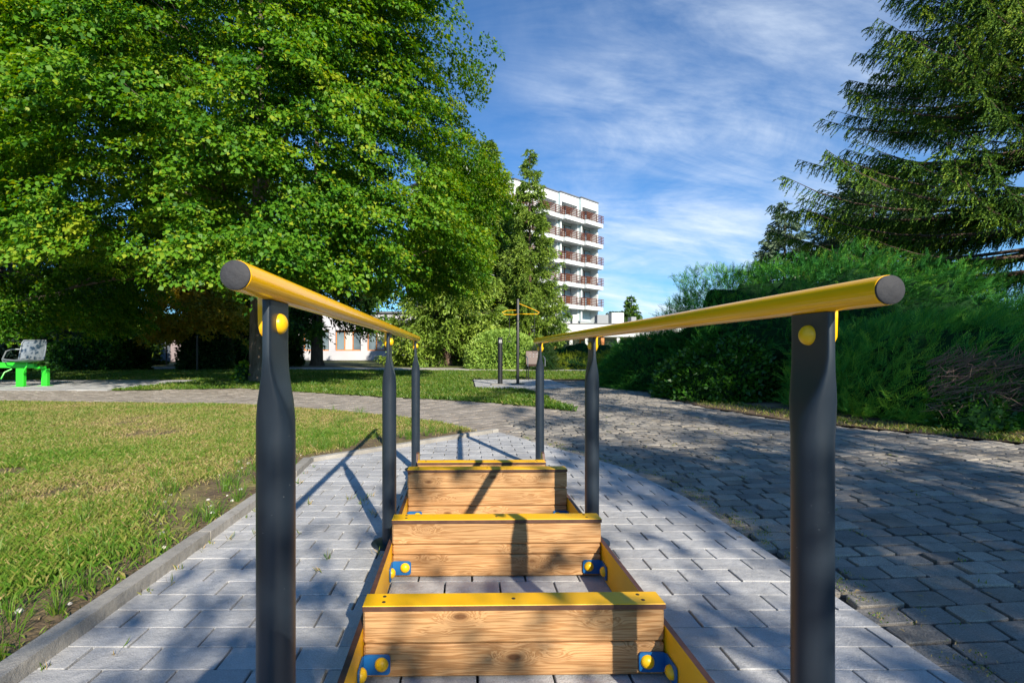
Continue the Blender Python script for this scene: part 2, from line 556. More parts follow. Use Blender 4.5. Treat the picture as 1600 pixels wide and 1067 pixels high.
LINDEN = leaf_mat("linden_leaf", [(.014, .066, .006), (.048, .165, .010), (.125, .275, .014), (.30, .36, .02)], .5, .34, .3)
DARKLEAF = leaf_mat("dark_leaf", [(.012, .04, .008), (.03, .075, .012), (.06, .12, .015)], .5, .3)  # dark green ramp for hedges, evergreens and the far round tree
YELLEAF = leaf_mat("yellowing_leaf", [(.16, .19, .01), (.42, .34, .014), (.60, .38, .02)], .5, .4)
SPRUCE = leaf_mat("spruce_needles", [(.012, .042, .012), (.034, .098, .018), (.11, .215, .024), (.26, .34, .03)], .65, .15, .15)  # lightest ramp colour stands in for sunlight on the tips
SPRUCE_L = leaf_mat("pale_spruce_needles", [(.06, .13, .018), (.155, .26, .03), (.31, .42, .055)], .55, .2)
BLUESPR = leaf_mat("blue_spruce_needles", [(.02, .05, .032), (.065, .12, .07), (.15, .22, .12)], .55, .15)
JUNI = leaf_mat("juniper_spray", [(.006, .050, .014), (.022, .135, .028), (.070, .27, .034), (.22, .42, .04)], .65, .2, .12)
THUJA = leaf_mat("clipped_cypress", [(.15, .28, .05), (.27, .43, .08), (.40, .54, .11)], .5, .25)
GOLDJ = leaf_mat("golden_juniper", [(.12, .19, .01), (.27, .34, .014), (.42, .45, .03)], .5, .3)
SHRUB = leaf_mat("broad_shrub_leaf", [(.015, .065, .008), (.04, .14, .014), (.10, .24, .025)], .4, .3)
GRASSM = leaf_mat("grass_blade", [(.52, .38, .20), (.42, .34, .14), (.22, .27, .045), (.11, .23, .022), (.065, .175, .012)], .5, .32)
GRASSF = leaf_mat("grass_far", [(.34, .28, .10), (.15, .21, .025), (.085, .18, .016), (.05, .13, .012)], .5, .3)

WHITE = noisy("white_render", (.66, .68, .68), (.60, .63, .64), .6, .9)
PALEG = noisy("shaded_wall_pale_door", (.46, .56, .57), (.42, .52, .54), .6, .9)  # tower white with shade put into the colour; also a pale door
GREYW = noisy("grey_panel", (.30, .32, .34), (.26, .28, .30), .8, .8)
BLUEW = noisy("pale_wall", (.44, .45, .50), (.50, .50, .54), .5, .9)
MAUVE = noisy("mauve_wall", (.30, .25, .26), (.24, .2, .21), .7, .9)
SLATE = noisy("slate_panel", (.085, .10, .13), (.11, .125, .15), 1.2, .6)
BRWOOD = noisy("brown_timber", (.095, .032, .022), (.14, .048, .028), 2, .7)
ORWOOD = noisy("orange_timber", (.50, .17, .045), (.60, .23, .06), 2, .6)
GLASS = noisy("window_glass", (.20, .27, .31), (.10, .14, .17), .5, .12, spec=.8)
CURTAIN = noisy("curtain", (.42, .44, .43), (.60, .60, .56), 6, .9, stretch=(6, 6, .2))
ROOFM = noisy("roof_edge", (.10, .10, .11), (.14, .14, .15), 1, .7)
GREEN = noisy("green_paint", (.035, .62, .03), (.03, .55, .03), 4, .35, bump=.03, bscale=40)
STEEL = noisy("brushed_steel", (.17, .20, .23), (.24, .27, .30), 9, .45, metal=.5)
BRPLAST = noisy("brown_plastic", (.055, .026, .022), (.075, .035, .028), 10, .45)
HOLE = base_mat("hole_black", (.004, .004, .004), .9)[0]
STONE = noisy("pebble", (.45, .42, .38), (.6, .57, .53), 30, .9)
LAMPG = noisy("lamp_lens", (.5, .52, .52), (.6, .6, .6), 10, .2)

# ------------------------------------------------------------------ ground
def sheet(name, poly, z, m, kind="structure"):
    mb = MB()
    mb.add([(x, y, z) for x, y in poly], [tuple(range(len(poly)))])
    o = mb.build(name, m)
    o["kind"] = kind
    if o.data.polygons[0].normal.z < 0:
        o.data.flip_normals()
    return o


sheet("ground", [(-400, -60), (400, -60), (400, 600), (-400, 600)], -0.07, FARG)

# outlines measured on the ground plane (x right, y forward)
PAVE = [(-1.14, -1.8), (1.25, -1.8), (1.28, 1.25), (1.33, 2.1), (1.30, 2.8), (1.16, 3.6), (.78, 4.36), (.36, 5.19), (-1.18, 3.77)]
NEAR_LAWN = [(-1.20, -3.0), (-1.20, 3.30), (-1.24, 3.80), (.20, 5.14), (-.30, 5.85), (-1.15, 6.6), (-2.7, 7.55), (-3.6, 7.9),
             (-5.6, 8.15), (-8.2, 8.45), (-14, 8.6), (-14, -3.0)]
FAR_LAWN = [(-8.0, 10.9), (-6.3, 11.3), (-5.4, 11.6), (-3.86, 10.7), (-1.6, 9.35), (-.4, 8.8), (.46, 8.2), (1.09, 7.64), (1.6, 7.0),
            (1.56, 8.2), (1.55, 9.4), (1.35, 11.0), (.2, 11.6), (.2, 15.6), (6.5, 15.6), (6.5, 22), (-8, 24), (-19.5, 24), (-19.5, 15.2), (-8.0, 15.2)]
sheet("lawn_soil", NEAR_LAWN, -0.002, SOIL)
sheet("far_lawn", FAR_LAWN, -0.004, FARG)
sheet("joint_bed", [(-16, 7.2), (-1.0, 4.1), (-1.13, -3), (9, -3), (9, 15.5), (-16, 15.5)], -0.028, JOINT)
sheet("shrub_bed", [(5.6, -3), (5.55, 4.1), (4.05, 6.06), (3.72, 7.5), (3.8, 9.5), (4.0, 11.2), (5.0, 12.6), (7, 12.9), (40, 12.9), (40, -3)], 0.004, MULCH)
sheet("park_path", [(-40, 25.0), (-8, 24.6), (2.2, 22.4), (22, 22.4), (22, 25.8), (3, 26), (-8, 28.4), (-40, 29)], -0.003, PATHG)


def clip_poly(poly, clip):
    """Sutherland-Hodgman, clip = convex CCW polygon"""
    out = poly
    for i in range(len(clip)):
        a = clip[i]; b = clip[(i + 1) % len(clip)]
        ex, ey = b[0] - a[0], b[1] - a[1]
        inp = out; out = []
        if not inp:
            return []
        for j in range(len(inp)):
            p = inp[j]; q = inp[(j + 1) % len(inp)]
            dp = ex * (p[1] - a[1]) - ey * (p[0] - a[0]); dq = ex * (q[1] - a[1]) - ey * (q[0] - a[0])
            if dp >= 0:
                out.append(p)
            if (dp > 0) != (dq > 0) and abs(dp - dq) > 1e-12:
                t = dp / (dp - dq)
                out.append((p[0] + t * (q[0] - p[0]), p[1] + t * (q[1] - p[1])))
    return out


def area(p):
    return .5 * sum(p[i][0] * p[(i + 1) % len(p)][1] - p[(i + 1) % len(p)][0] * p[i][1] for i in range(len(p)))


def inside(px, py, poly):
    r = np.zeros(len(px), bool)
    n = len(poly)
    for i in range(n):
        x0, y0 = poly[i]; x1, y1 = poly[(i + 1) % n]
        if y0 == y1:
            continue
        c = ((y0 > py) != (y1 > py)) & (px < (x1 - x0) * (py - y0) / (y1 - y0) + x0)
        r ^= c
    return r


class Blocks:
    """many stones in one sheet: chamfered prisms with a tint each"""
    def __init__(s):
        s.v = []; s.f = []; s.t = []

    def stone(s, poly, zt, zb, c, tint, tilt=(0, 0)):
        if area(poly) < 0:
            poly = poly[::-1]
        n = len(poly)
        cx = sum(p[0] for p in poly) / n; cy = sum(p[1] for p in poly) / n
        b = len(s.v)

        def zz(x, y):
            return (x - cx) * tilt[0] + (y - cy) * tilt[1]
        rmax = [max(1e-4, math.hypot(p[0] - cx, p[1] - cy)) for p in poly]
        for p in poly:
            s.v.append((p[0], p[1], zb))
        for p in poly:
            s.v.append((p[0], p[1], zt - c * .8 + zz(*p)))
        for p, r_ in zip(poly, rmax):
            k = 1 - min(.5, 1.35 * c / r_)
            x, y = cx + (p[0] - cx) * k, cy + (p[1] - cy) * k
            s.v.append((x, y, zt + zz(x, y)))
        for i in range(n):
            j = (i + 1) % n
            s.f.append((b + i, b + j, b + n + j, b + n + i))
            s.f.append((b + n + i, b + n + j, b + 2 * n + j, b + 2 * n + i))
        s.f.append(tuple(b + 2 * n + i for i in range(n)))
        s.t += [tint] * (3 * n)

    def build(s, name, m):
        me = bpy.data.meshes.new(name)
        me.from_pydata(s.v, [], s.f)
        a = me.attributes.new("tint", 'FLOAT', 'POINT')
        a.data.foreach_set("value", s.t)
        return link(name, me, m)


# light pavers, running bond, 200 x 100
bl = Blocks()
row = 0
y = -1.8
while y < 5.3:
    off = (row % 2) * .1 + random.uniform(-.006, .006) + .03
    x = -1.4 + off
    while x < 1.5:
        q = [(x + .0036, y + .0016), (x + .1964, y + .0016), (x + .1964, y + .0984), (x + .0036, y + .0984)]
        q = clip_poly(q, PAVE)
        if len(q) > 2 and abs(area(q)) > .0004:
            bl.stone(q, random.gauss(0, .0007), -.04, .0018, min(1, max(0, random.gauss(.5, .22))),
                     (random.gauss(0, .004), random.gauss(0, .004)))
        x += .2
    y += .1
    row += 1
o = bl.build("paver_terrace", PAVER); o["kind"] = "structure"

# kerb of concrete edging stones
kb = Blocks()


def kerb_run(p0, p1, w=.06, h=.042):
    p0 = Vector(p0); p1 = Vector(p1); d = (p1 - p0); L = d.length; d.normalize(); nrm = Vector((-d.y, d.x))
    s = 0
    while s < L - .02:
        e = min(L, s + .995)
        a = p0 + d * s; b = p0 + d * (e - .005)
        q = [tuple(a), tuple(b), tuple(b + nrm * w), tuple(a + nrm * w)]
        kb.stone(q, h + random.gauss(0, .002), -.06, .004, random.random(), (0, 0))
        s = e + .002


kerb_run((-1.145, -1.8), (-1.145, 3.30))
kerb_run((-1.145, 3.305), (-1.185, 3.76))
kerb_run((-1.18, 3.785), (.36, 5.20), .055, .030)
o = kb.build("concrete_edging", KERBM); o["kind"] = "structure"

# weathered setts: courses laid across a bending centre line
ctrl = [(2.2, -3.5), (2.75, -.5), (3.2, 2.2), (3.35, 4.6), (3.1, 7.0), (2.85, 9.2), (3.05, 11.2), (4.1, 12.8), (6.2, 13.6), (9, 13.9)]


def catmull(P, n=40):
    P = [Vector((*p, 0)) for p in P]
    out = []
    for i in range(len(P) - 1):
        p0 = P[max(i - 1, 0)]; p1 = P[i]; p2 = P[i + 1]; p3 = P[min(i + 2, len(P) - 1)]
        for k in range(n):
            t = k / n
            out.append(.5 * ((2 * p1) + (-p0 + p2) * t + (2 * p0 - 5 * p1 + 4 * p2 - p3) * t * t + (-p0 + 3 * p1 - 3 * p2 + p3) * t ** 3))
    out.append(P[-1])
    return out


def lay_setts(ctrl, w0, w1, keep, course=.108, blk=.160, gap=.0058, hgt=-.007, skew=0.0):
    c = catmull(ctrl)
    S_ = [0]
    for i in range(1, len(c)):
        S_.append(S_[-1] + (c[i] - c[i - 1]).length)
    S_ = np.array(S_); X = np.array([p.x for p in c]); Y = np.array([p.y for p in c])
    def pt(s, w):
        x = np.interp(s, S_, X); y = np.interp(s, S_, Y)
        e = .12
        tx = np.interp(s + e, S_, X) - np.interp(s - e, S_, X); ty = np.interp(s + e, S_, Y) - np.interp(s - e, S_, Y)
        l = math.hypot(tx, ty) + 1e-9
        return (x + ty / l * w, y - tx / l * w)
    r = 0
    s = .2
    out = Blocks()
    while s < S_[-1] - .3:
        cs = course * random.uniform(.94, 1.06)
        w = w0 + (blk / 2 if r % 2 else 0) + random.uniform(-.02, .02)
        while w < w1:
            bw = blk * random.uniform(.86, 1.14)
            g = gap * random.uniform(.7, 1.5)
            j = lambda: random.uniform(-.005, .005)
            sk = lambda ww: skew * ww
            k = .007
            c4 = []
            for (ss, ww, ds, dw) in ((s + g, w + g, 0, 0), (s + g, w + bw - g, 0, 0), (s + cs - g, w + bw - g, 0, 0), (s + cs - g, w + g, 0, 0)):
                c4.append((ss + sk(ww) + j(), ww + j()))
            q = []
            # cut the corners a little: worn stones
            for i4 in range(4):
                a = c4[i4]; b_ = c4[(i4 + 1) % 4]; l = math.hypot(b_[0] - a[0], b_[1] - a[1])
                q.append((a[0] + (b_[0] - a[0]) * k / l, a[1] + (b_[1] - a[1]) * k / l))
                q.append((b_[0] - (b_[0] - a[0]) * k / l, b_[1] - (b_[1] - a[1]) * k / l))
            q = [pt(*p) for p in q]
            cx = sum(p[0] for p in q) / 8; cy = sum(p[1] for p in q) / 8
            if keep(cx, cy):
                out.stone(q, hgt + random.gauss(0, .0024), -.035, .0032, random.random() ** 1.1,
                          (random.gauss(0, .012), random.gauss(0, .012)))
            w += bw
        s += cs
        r += 1
    return out


def in_poly(x, y, poly):
    return bool(inside(np.array([x]), np.array([y]), poly)[0])


def pave_far(x, y, m=-.02):
    # outside the light terrace (with a margin), outside the lawns
    P = PAVE
    for i in range(len(P)):
        a = P[i]; b = P[(i + 1) % len(P)]
        ex, ey = b[0] - a[0], b[1] - a[1]; l = math.hypot(ex, ey)
        if (ex * (y - a[1]) - ey * (x - a[0])) / l < -m:
            return True
    return False


BEDP = [(5.6, -3), (5.55, 4.1), (4.05, 6.06), (3.72, 7.5), (3.8, 9.5), (4.0, 11.2), (5.0, 12.6), (7, 12.9), (40, 12.9), (40, -3)]
DIV = lambda x, y: x > 1.15 + max(0, (5.2 - y)) * 0.0 if y > 5.0 else x > -.2   # where the road meets the side path
keep_road = lambda x, y: (not in_poly(x, y, FAR_LAWN) and not in_poly(x, y, NEAR_LAWN) and pave_far(x, y) and not in_poly(x, y, BEDP)
                          and x > (.5 if y < 6.2 else 1.3) and y < 14.6 and not (x < 2.7 and y > 12.0) and not (x < 2.2 and y > 11.4))
o = lay_setts(ctrl, -3.4, 3.6, keep_road, skew=.25).build("sett_road", COBBLE); o["kind"] = "structure"
keep_path = lambda x, y: (not in_poly(x, y, FAR_LAWN) and not in_poly(x, y, NEAR_LAWN) and pave_far(x, y)
                          and x <= (.5 if y < 6.2 else 1.3) and x > -15)
o = lay_setts([(3, 5.2), (1.0, 6.4), (-.6, 7.5), (-2.4, 8.8), (-4.2, 9.5), (-8, 9.8), (-15.5, 10.1)], -2.6, 2.6, keep_path,
              course=.135, blk=.19, skew=-.2).build("sett_path", block_mat("sunlight_tinted_sett", [(.25, .22, .19), (.31, .275, .24), (.36, .32, .28)], .9, .3,
              ((.22, .16, .12), 5, .58, .75)))  # same setts, warmer and lighter: sunlight put into the colour
o["kind"] = "structure"

# light paved pads (green machine on the left, pulley post in the middle)
def pad(name, x0, x1, y0, y1, pw, pd):
    b = Blocks(); r = 0; y = y0
    while y < y1 - .01:
        x = x0 - (pw / 2 if r % 2 else 0)
        while x < x1:
            a0, a1 = max(x, x0) + .006, min(x + pw, x1) - .006
            if a1 - a0 > .03:
                b.stone([(a0, y + .005), (a1, y + .005), (a1, min(y + pd, y1) - .005), (a0, min(y + pd, y1) - .005)], .004 + random.gauss(0, .001), -.03, .004, random.random())
            x += pw
        y += pd; r += 1
    o = b.build(name, PAVER); o["kind"] = "structure"


pad("paver_pad", -15.5, -8.05, 10.95, 15.0, .5, .3)
pad("concrete_pad", .25, 2.65, 11.75, 15.3, .4, .4)

# ------------------------------------------------------------------ grass
def grass(name, poly, n, zpow, hmin, hmax, wid, mat_, greenness, ymin=None, ymax=None, bare=None, xr=None, seed=1):
    r = np.random.default_rng(seed)
    P = np.array(poly)
    x0, x1 = P[:, 0].min(), P[:, 0].max(); y0, y1 = P[:, 1].min(), P[:, 1].max()
    if ymin is not None: y0 = ymin
    if ymax is not None: y1 = ymax
    if xr: x0, x1 = xr
    u = r.random(n * 3)
    a = 1 - zpow
    yy = (y0 ** a + u * (y1 ** a - y0 ** a)) ** (1 / a)
    # across the width seen by the lens at this distance
    xl = np.maximum(x0, -yy * .99 - .5); xh = np.minimum(x1, yy * 1.2 + .5)
    xx = xl + r.random(n * 3) * (xh - xl)
    ok = (xh > xl) & inside(xx, yy, poly)
    xx, yy = xx[ok], yy[ok]
    Q = np.stack([xx, yy, xx * 0], 1)
    patch = vnoise(Q, 1.6, seed) * .6 + vnoise(Q, 5.5, seed + 1) * .55
    keep = patch + r.normal(0, .35, len(Q)) > -.42 - .12 * np.clip(Q[:, 1] - 3.5, 0, 3)
    if bare is not None:
        keep &= ~bare(Q, r)
    Q = Q[keep][:n]; patch = patch[keep][:n]
    n = len(Q)
    h = (hmin + (hmax - hmin) * r.random(n) ** 1.6) * (1 + .45 * np.clip(patch, -1, 1))
    sc = np.clip(Q[:, 1] / 4.0, .45, 6) ** .7
    w = wid * sc * r.uniform(.7, 1.3, n)
    az = r.uniform(0, 6.283, n); lean = np.abs(r.normal(.35, .35, n))
    D = np.stack([np.cos(az) * lean, np.sin(az) * lean, np.ones(n)], 1); D = norm(D)
    fa = r.uniform(0, 6.283, n)
    B = np.stack([np.cos(fa), np.sin(fa), np.zeros(n)], 1)
    V = np.empty((n, 4, 3))
    tip = Q + D * h[:, None] + np.stack([np.cos(az), np.sin(az), -np.ones(n) * .3], 1) * (h * .3)[:, None]
    mid = Q + D * (h * .55)[:, None]
    V[:, 0] = Q - B * w[:, None] * .5; V[:, 1] = Q + B * w[:, None] * .5
    V[:, 2] = mid + B * w[:, None] * .35
    V[:, 3] = tip
    t = np.clip(greenness + .26 * patch + r.normal(0, .2, n), 0, 1)
    return np_mesh(name, V.reshape(-1, 3), np.arange(n * 4).reshape(n, 4), 4, mat_, None, {"tint": np.repeat(t, 4)})


def bare_kerb(Q, r):
    d = -1.2 - Q[:, 0]
    e = (Q[:, 1] - 3.8) - (Q[:, 0] + 1.24) * .93
    near = np.where(Q[:, 1] < 3.8, d, e * .73)
    spots = (vnoise(Q, 2.6, 31) > .62) & (Q[:, 1] < 4.5) & (r.random(len(Q)) < .97)
    lim = .36 + .30 * vnoise(Q, 3.5, 9)
    return ((near + r.normal(0, .07, len(Q)) < lim) & (r.random(len(Q)) < .985)) | spots


g = grass("lawn_grass", NEAR_LAWN, 420000, .30, .012, .044, .0034, GRASSM, .51, ymin=.9, bare=bare_kerb, xr=(-10.5, .3), seed=3)
tag(g, kind="stuff", label="sunlit dry and green grass blades left of the concrete edging")

# longer green tufts, scattered, thicker along the edging
r = np.random.default_rng(11)
TP = []
for i in range(190):
    yy = 1.15 + 6.2 * r.random() ** 1.3
    if i % 3 == 0:
        xx = -1.27 - abs(r.normal(0, .16))
    elif i % 3 == 1:
        xx = -1.35 - abs(r.normal(0, .55))
    else:
        xx = -1.3 - r.random() * min(7, yy * 1.0)
    if in_poly(xx, yy, NEAR_LAWN):
        TP.append((xx, yy, .7 + .6 * r.random()))
for i in range(46):     # tufts on the far diagonal edging
    t = r.random(); TP.append((-1.2 + 1.35 * t - .1 - abs(r.normal(0, .15)), 3.9 + 1.26 * t + .08 + abs(r.normal(0, .15)), .7 + .4 * r.random()))
P_ = []; D_ = []; L_ = []; T_ = []
for (xx, yy, s) in TP:
    k = int(r.integers(12, 34))
    az = r.uniform(0, 6.283, k); rad = np.abs(r.normal(0, .020 * s, k)); ln = np.abs(r.normal(.26, .26, k))
    P_.append(np.stack([xx + rad * np.cos(az), yy + rad * np.sin(az), rad * 0], 1))
    D_.append(np.stack([np.cos(az) * ln, np.sin(az) * ln, np.ones(k)], 1))
    L_.append(r.uniform(.05, .125, k) * s); T_.append(np.clip(r.normal(.80, .15, k), 0, 1))
P_ = np.concatenate(P_); D_ = norm(np.concatenate(D_)); L_ = np.concatenate(L_); T_ = np.concatenate(T_)
az = r.uniform(0, 6.283, len(P_)); B = np.stack([np.cos(az), np.sin(az), az * 0], 1); w = r.uniform(.0018, .0038, len(P_))[:, None]
V = np.empty((len(P_), 6, 3)); side = norm(D_ * [1, 1, 0] + 1e-6)
m_ = P_ + D_ * L_[:, None] * .55; e_ = P_ + D_ * L_[:, None] * .9 + side * L_[:, None] * .32
V[:, 0] = P_ - B * w * .5; V[:, 1] = P_ + B * w * .5; V[:, 2] = m_ - B * w * .45; V[:, 3] = m_ + B * w * .45
V[:, 4] = e_ - B * w * .06; V[:, 5] = e_ + B * w * .06
Fq = np.concatenate([np.arange(len(P_))[:, None] * 6 + [0, 1, 3, 2], np.arange(len(P_))[:, None] * 6 + [2, 3, 5, 4]])
g = np_mesh("grass_tufts", V.reshape(-1, 3), Fq, 4, GRASSM, None, {"tint": np.repeat(T_, 6)})
tag(g, kind="stuff", label="longer bright green grass tufts along the concrete edging")

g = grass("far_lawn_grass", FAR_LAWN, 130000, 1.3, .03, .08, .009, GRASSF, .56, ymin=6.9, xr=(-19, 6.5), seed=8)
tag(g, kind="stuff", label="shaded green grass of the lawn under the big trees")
g = grass("bed_edge_grass", [(5.7, 3.9), (4.15, 5.95), (3.8, 7.5), (3.8, 9.2), (4.4, 9.2), (4.6, 7.2), (5.2, 6.0), (7.5, 4.2)], 7000, 1.2, .02, .06, .007, GRASSF, .28, ymin=3.9, xr=(3.7, 7.5), seed=21)
tag(g, kind="stuff", label="thin dry grass between the setts and the junipers")

# weeds in the joints, dry litter
P_ = []; D_ = []; L_ = []; T_ = []
r = np.random.default_rng(5)
for i in range(420):
    if i < 26:
        xx = -1.09 + r.random() ** 2 * .75; yy = 1.0 + 2.2 * r.random(); hs = .045
        xx = round((xx + 1.37) / .1) * .1 - 1.37
    elif i < 40:
        xx = -1.125; yy = 1.0 + 2.6 * r.random(); hs = .03
    elif i < 170:
        xx = 1.4 + 3 * r.random(); yy = 1.5 + 7 * r.random(); hs = .016
    else:
        t_ = r.random(); xx = 1.32 + abs(r.normal(0, .08)) - max(0, t_ * 4 - 2.2) * .45; yy = 1.2 + 3.8 * t_; hs = .01
    k = int(r.integers(4, 12))
    az = r.uniform(0, 6.283, k); ln = np.abs(r.normal(.7, .4, k))
    P_.append(np.stack([xx + r.normal(0, .01, k), yy + r.normal(0, .012, k), np.full(k, -.004)], 1))
    D_.append(np.stack([np.cos(az) * ln, np.sin(az) * ln, np.ones(k)], 1))
    L_.append(r.uniform(.4, 1.2, k) * hs); T_.append(np.clip(r.normal(.45, .35, k), 0, 1))
P_ = np.concatenate(P_); D_ = np.concatenate(D_); L_ = np.concatenate(L_); T_ = np.concatenate(T_)
g = leaves("joint_weeds", P_, D_, r.normal(size=P_.shape), L_, .0045, T_, GRASSM)
tag(g, kind="stuff", label="small weeds growing out of the paving joints")
n = 2600
xx = np.where(r.random(n) < .5, r.uniform(1.2, 5, n), -1.2 - np.abs(r.normal(0, .6, n))); yy = r.uniform(1.0, 7.5, n)
P_ = np.stack([xx, yy, np.full(n, .004)], 1)
ok = inside(xx, yy, NEAR_LAWN) | (xx > 1.25)
P_ = P_[ok]; n = len(P_)
az = r.uniform(0, 6.283, n)
g = leaves("dry_litter", P_, np.stack([np.cos(az), np.sin(az), r.uniform(0, .2, n)], 1), np.stack([r.normal(0, .2, n), r.normal(0, .2, n), np.ones(n)], 1),
           r.uniform(.008, .03, n), r.uniform(.003, .010, n), r.uniform(0, .25, n), GRASSM)
tag(g, kind="stuff", label="fallen dry leaf litter on soil and setts")
mb = MB()
for i in range(40):
    yy = 1.3 + 3.2 * random.random(); xx = -1.3 - abs(random.gauss(0, .4)); s = random.uniform(.006, .015)
    mb.dome((xx, yy, -.002), (random.uniform(-.3, .3), random.uniform(-.3, .3), 1), s * random.uniform(.8, 1.4), s * .8, 7, 3)
tag(mb.build("pebbles", STONE, smooth=True), kind="stuff", label="small pale pebbles on the bare soil by the edging")

# ------------------------------------------------------------------ gait trainer: handrails
ROT = R(0.945)
def frame_pt(u, z):            # u across from the axis, z distance
    return (0.1495 - 0.0165 * z + u, z + 0.0165 * u)


POSTZ = [0.814, 2.158, 3.526]


def make_handrail(side, hr, label):
    """side -1 left, +1 right; hr rail centre height"""
    x0, y0 = frame_pt(side * .45, POSTZ[1])
    root = empty("handrail", (x0, y0, 0), ROT)
    tag(root, label, "handrail", "handrails of the gait trainer")
    top = hr - .0215
    for z in POSTZ:
        yy = z - POSTZ[1]
        mb = MB(); n = 28
        rings = []
        prof = [(0.0, 0), (.70, 0), (.735, .10), (.765, .38), (.79, .68), (.815, .90), (.835, .985), (.85, 1), (top - .003, 1), (top, .97)]
        for (h, k) in prof:
            rg = []
            rx = .031 * (1 - k) + .0068 * k; ry = .031 * (1 - k) + .044 * k
            ex = 2.0 * (1 - k) + 8 * k
            for i in range(n):
                a = 2 * math.pi * (i + .5) / n
                ca, sa = math.cos(a), math.sin(a)
                rg.append((rx * math.copysign(abs(ca) ** (2 / ex), ca), yy + ry * math.copysign(abs(sa) ** (2 / ex), sa), h))
            rings.append(rg)
        vs = [v for g_ in rings for v in g_]
        fs = [(i * n + k, i * n + (k + 1) % n, (i + 1) * n + (k + 1) % n, (i + 1) * n + k) for i in range(len(rings) - 1) for k in range(n)]
        fs.append(tuple(range((len(rings) - 1) * n, len(rings) * n)))
        mb.add(vs, fs)
        post = mb.build("post", POSTM, root, True)
        if side > 0 and z == POSTZ[0]:
            mb = MB(); mb.dome((.0185, yy - .0255, .800), (.55, -.83, 0), .0036, .0006, 10, 2)
            mb.build("drill_hole", HOLE, post)
        mb = MB(); mb.tube([(0, yy, .001), (0, yy, .007), (0, yy, .0085)], [.078, .078, .075], 32)
        mb.build("base_flange", POSTM, root, True)
        hb = top - .036
        mb = MB(); mb.dome((-side * .0066, yy, hb), (-side, 0, 0), .0172, .0125, 20, 6)
        mb.build("bolt_cap", YEL_PLAST, post, True)
        # yellow hanger plate welded under the rail, outside the flat of the post
        mb = MB()
        xo = side * .0072; t_ = side * .0085
        prof2 = [(.004, .012), (.0, .004), (0, -.004), (0, -.040), (-.0005, -.052), (-.003, -.060), (-.006, -.064)]
        sec = []
        for (dx_, dz_) in prof2:
            hw = .036 if dz_ > -.03 else (.036 * math.sqrt(max(.05, 1 - ((-.03 - dz_) / .036) ** 2)))
            sec.append((dx_, dz_, hw))
        vs = []
        for (dx_, dz_, hw) in sec:
            for (sx, sy) in ((0, -1), (1, -1), (1, 1), (0, 1)):
                vs.append((xo + side * dx_ + sx * t_, yy + sy * hw, top + dz_))
        fs = []
        for i in range(len(sec) - 1):
            for k in range(4):
                fs.append((i * 4 + k, i * 4 + (k + 1) % 4, (i + 1) * 4 + (k + 1) % 4, (i + 1) * 4 + k))
        fs += [(0, 1, 2, 3), tuple((len(sec) - 1) * 4 + k for k in range(4))]
        mb.add(vs, fs)
        br = mb.build("hanger_plate", YEL_RAIL, root, True)
        mb = MB(); mb.dome((xo + t_, yy, hb), (side, 0, 0), .0165, .011, 20, 6)
        mb.build("bolt_cap", YEL_PLAST, br, True)
    ya, yb = .668 - POSTZ[1], 3.70 - POSTZ[1]
    mb = MB(); mb.tube([(0, ya, hr), (0, ya + .004, hr), (0, yb - .004, hr), (0, yb, hr)], [.0208, .0213, .0213, .0208], 40)
    rail = mb.build("rail", YEL_RAIL, root, True)
    for (yc, sg) in ((ya, -1), (yb, 1)):
        mb = MB()
        mb.tube([(0, yc - sg * .001, hr), (0, yc + sg * .003, hr), (0, yc + sg * .0048, hr)], [.0202, .0202, .0178], 32)
        mb.build("end_cap", CAPM, rail, True)
    return root


make_handrail(-1, .9500, "left yellow handrail on three dark grey flattened-top posts")
make_handrail(1, .9320, "right yellow handrail on three dark grey posts, nearest post with a small drilled hole")

# ------------------------------------------------------------------ gait trainer: low step hurdles in a frame
tx, ty = frame_pt(0, 1.8)
ladder = empty("step_trainer", (tx, ty, 0), ROT)
tag(ladder, "low frame of four timber steps with yellow caps between the handrails", "step trainer")
YO = 1.8
HWD = .394


def board_mesh(xi, xo):
    mb = MB()
    # side profile along y: low board whose far end rises to an ear
    prof = [(.35 - YO, .005), (3.17 - YO, .005), (3.17 - YO, .165), (3.160 - YO, .192), (3.135 - YO, .206), (3.105 - YO, .200), (3.09 - YO, .17),
            (3.08 - YO, .142), (3.04 - YO, .130), (.40 - YO, .130), (.36 - YO, .118), (.35 - YO, .09)]
    n = len(prof)
    vs = [(xi, y_, z_) for y_, z_ in prof] + [(xo, y_, z_) for y_, z_ in prof]
    fs = [tuple(range(n)), tuple(range(n, 2 * n))[::-1]]
    mb.add(vs, fs, 0)
    mb.add(vs, [(i, (i + 1) % n, n + (i + 1) % n, n + i) for i in range(n)], 1)
    return mb


for sg in (-1, 1):
    board_mesh(sg * (HWD + .001), sg * (HWD + .016)).build("side_board", [YEL_CAP, BROWN_EDGE], ladder)
STEPS = [(1.264, [.0885, .0865], .192), (1.826, [.082, .0385, .082], .221), (2.396, [.081, .087, .087], .272), (2.98, [.080, .0785], .176)]


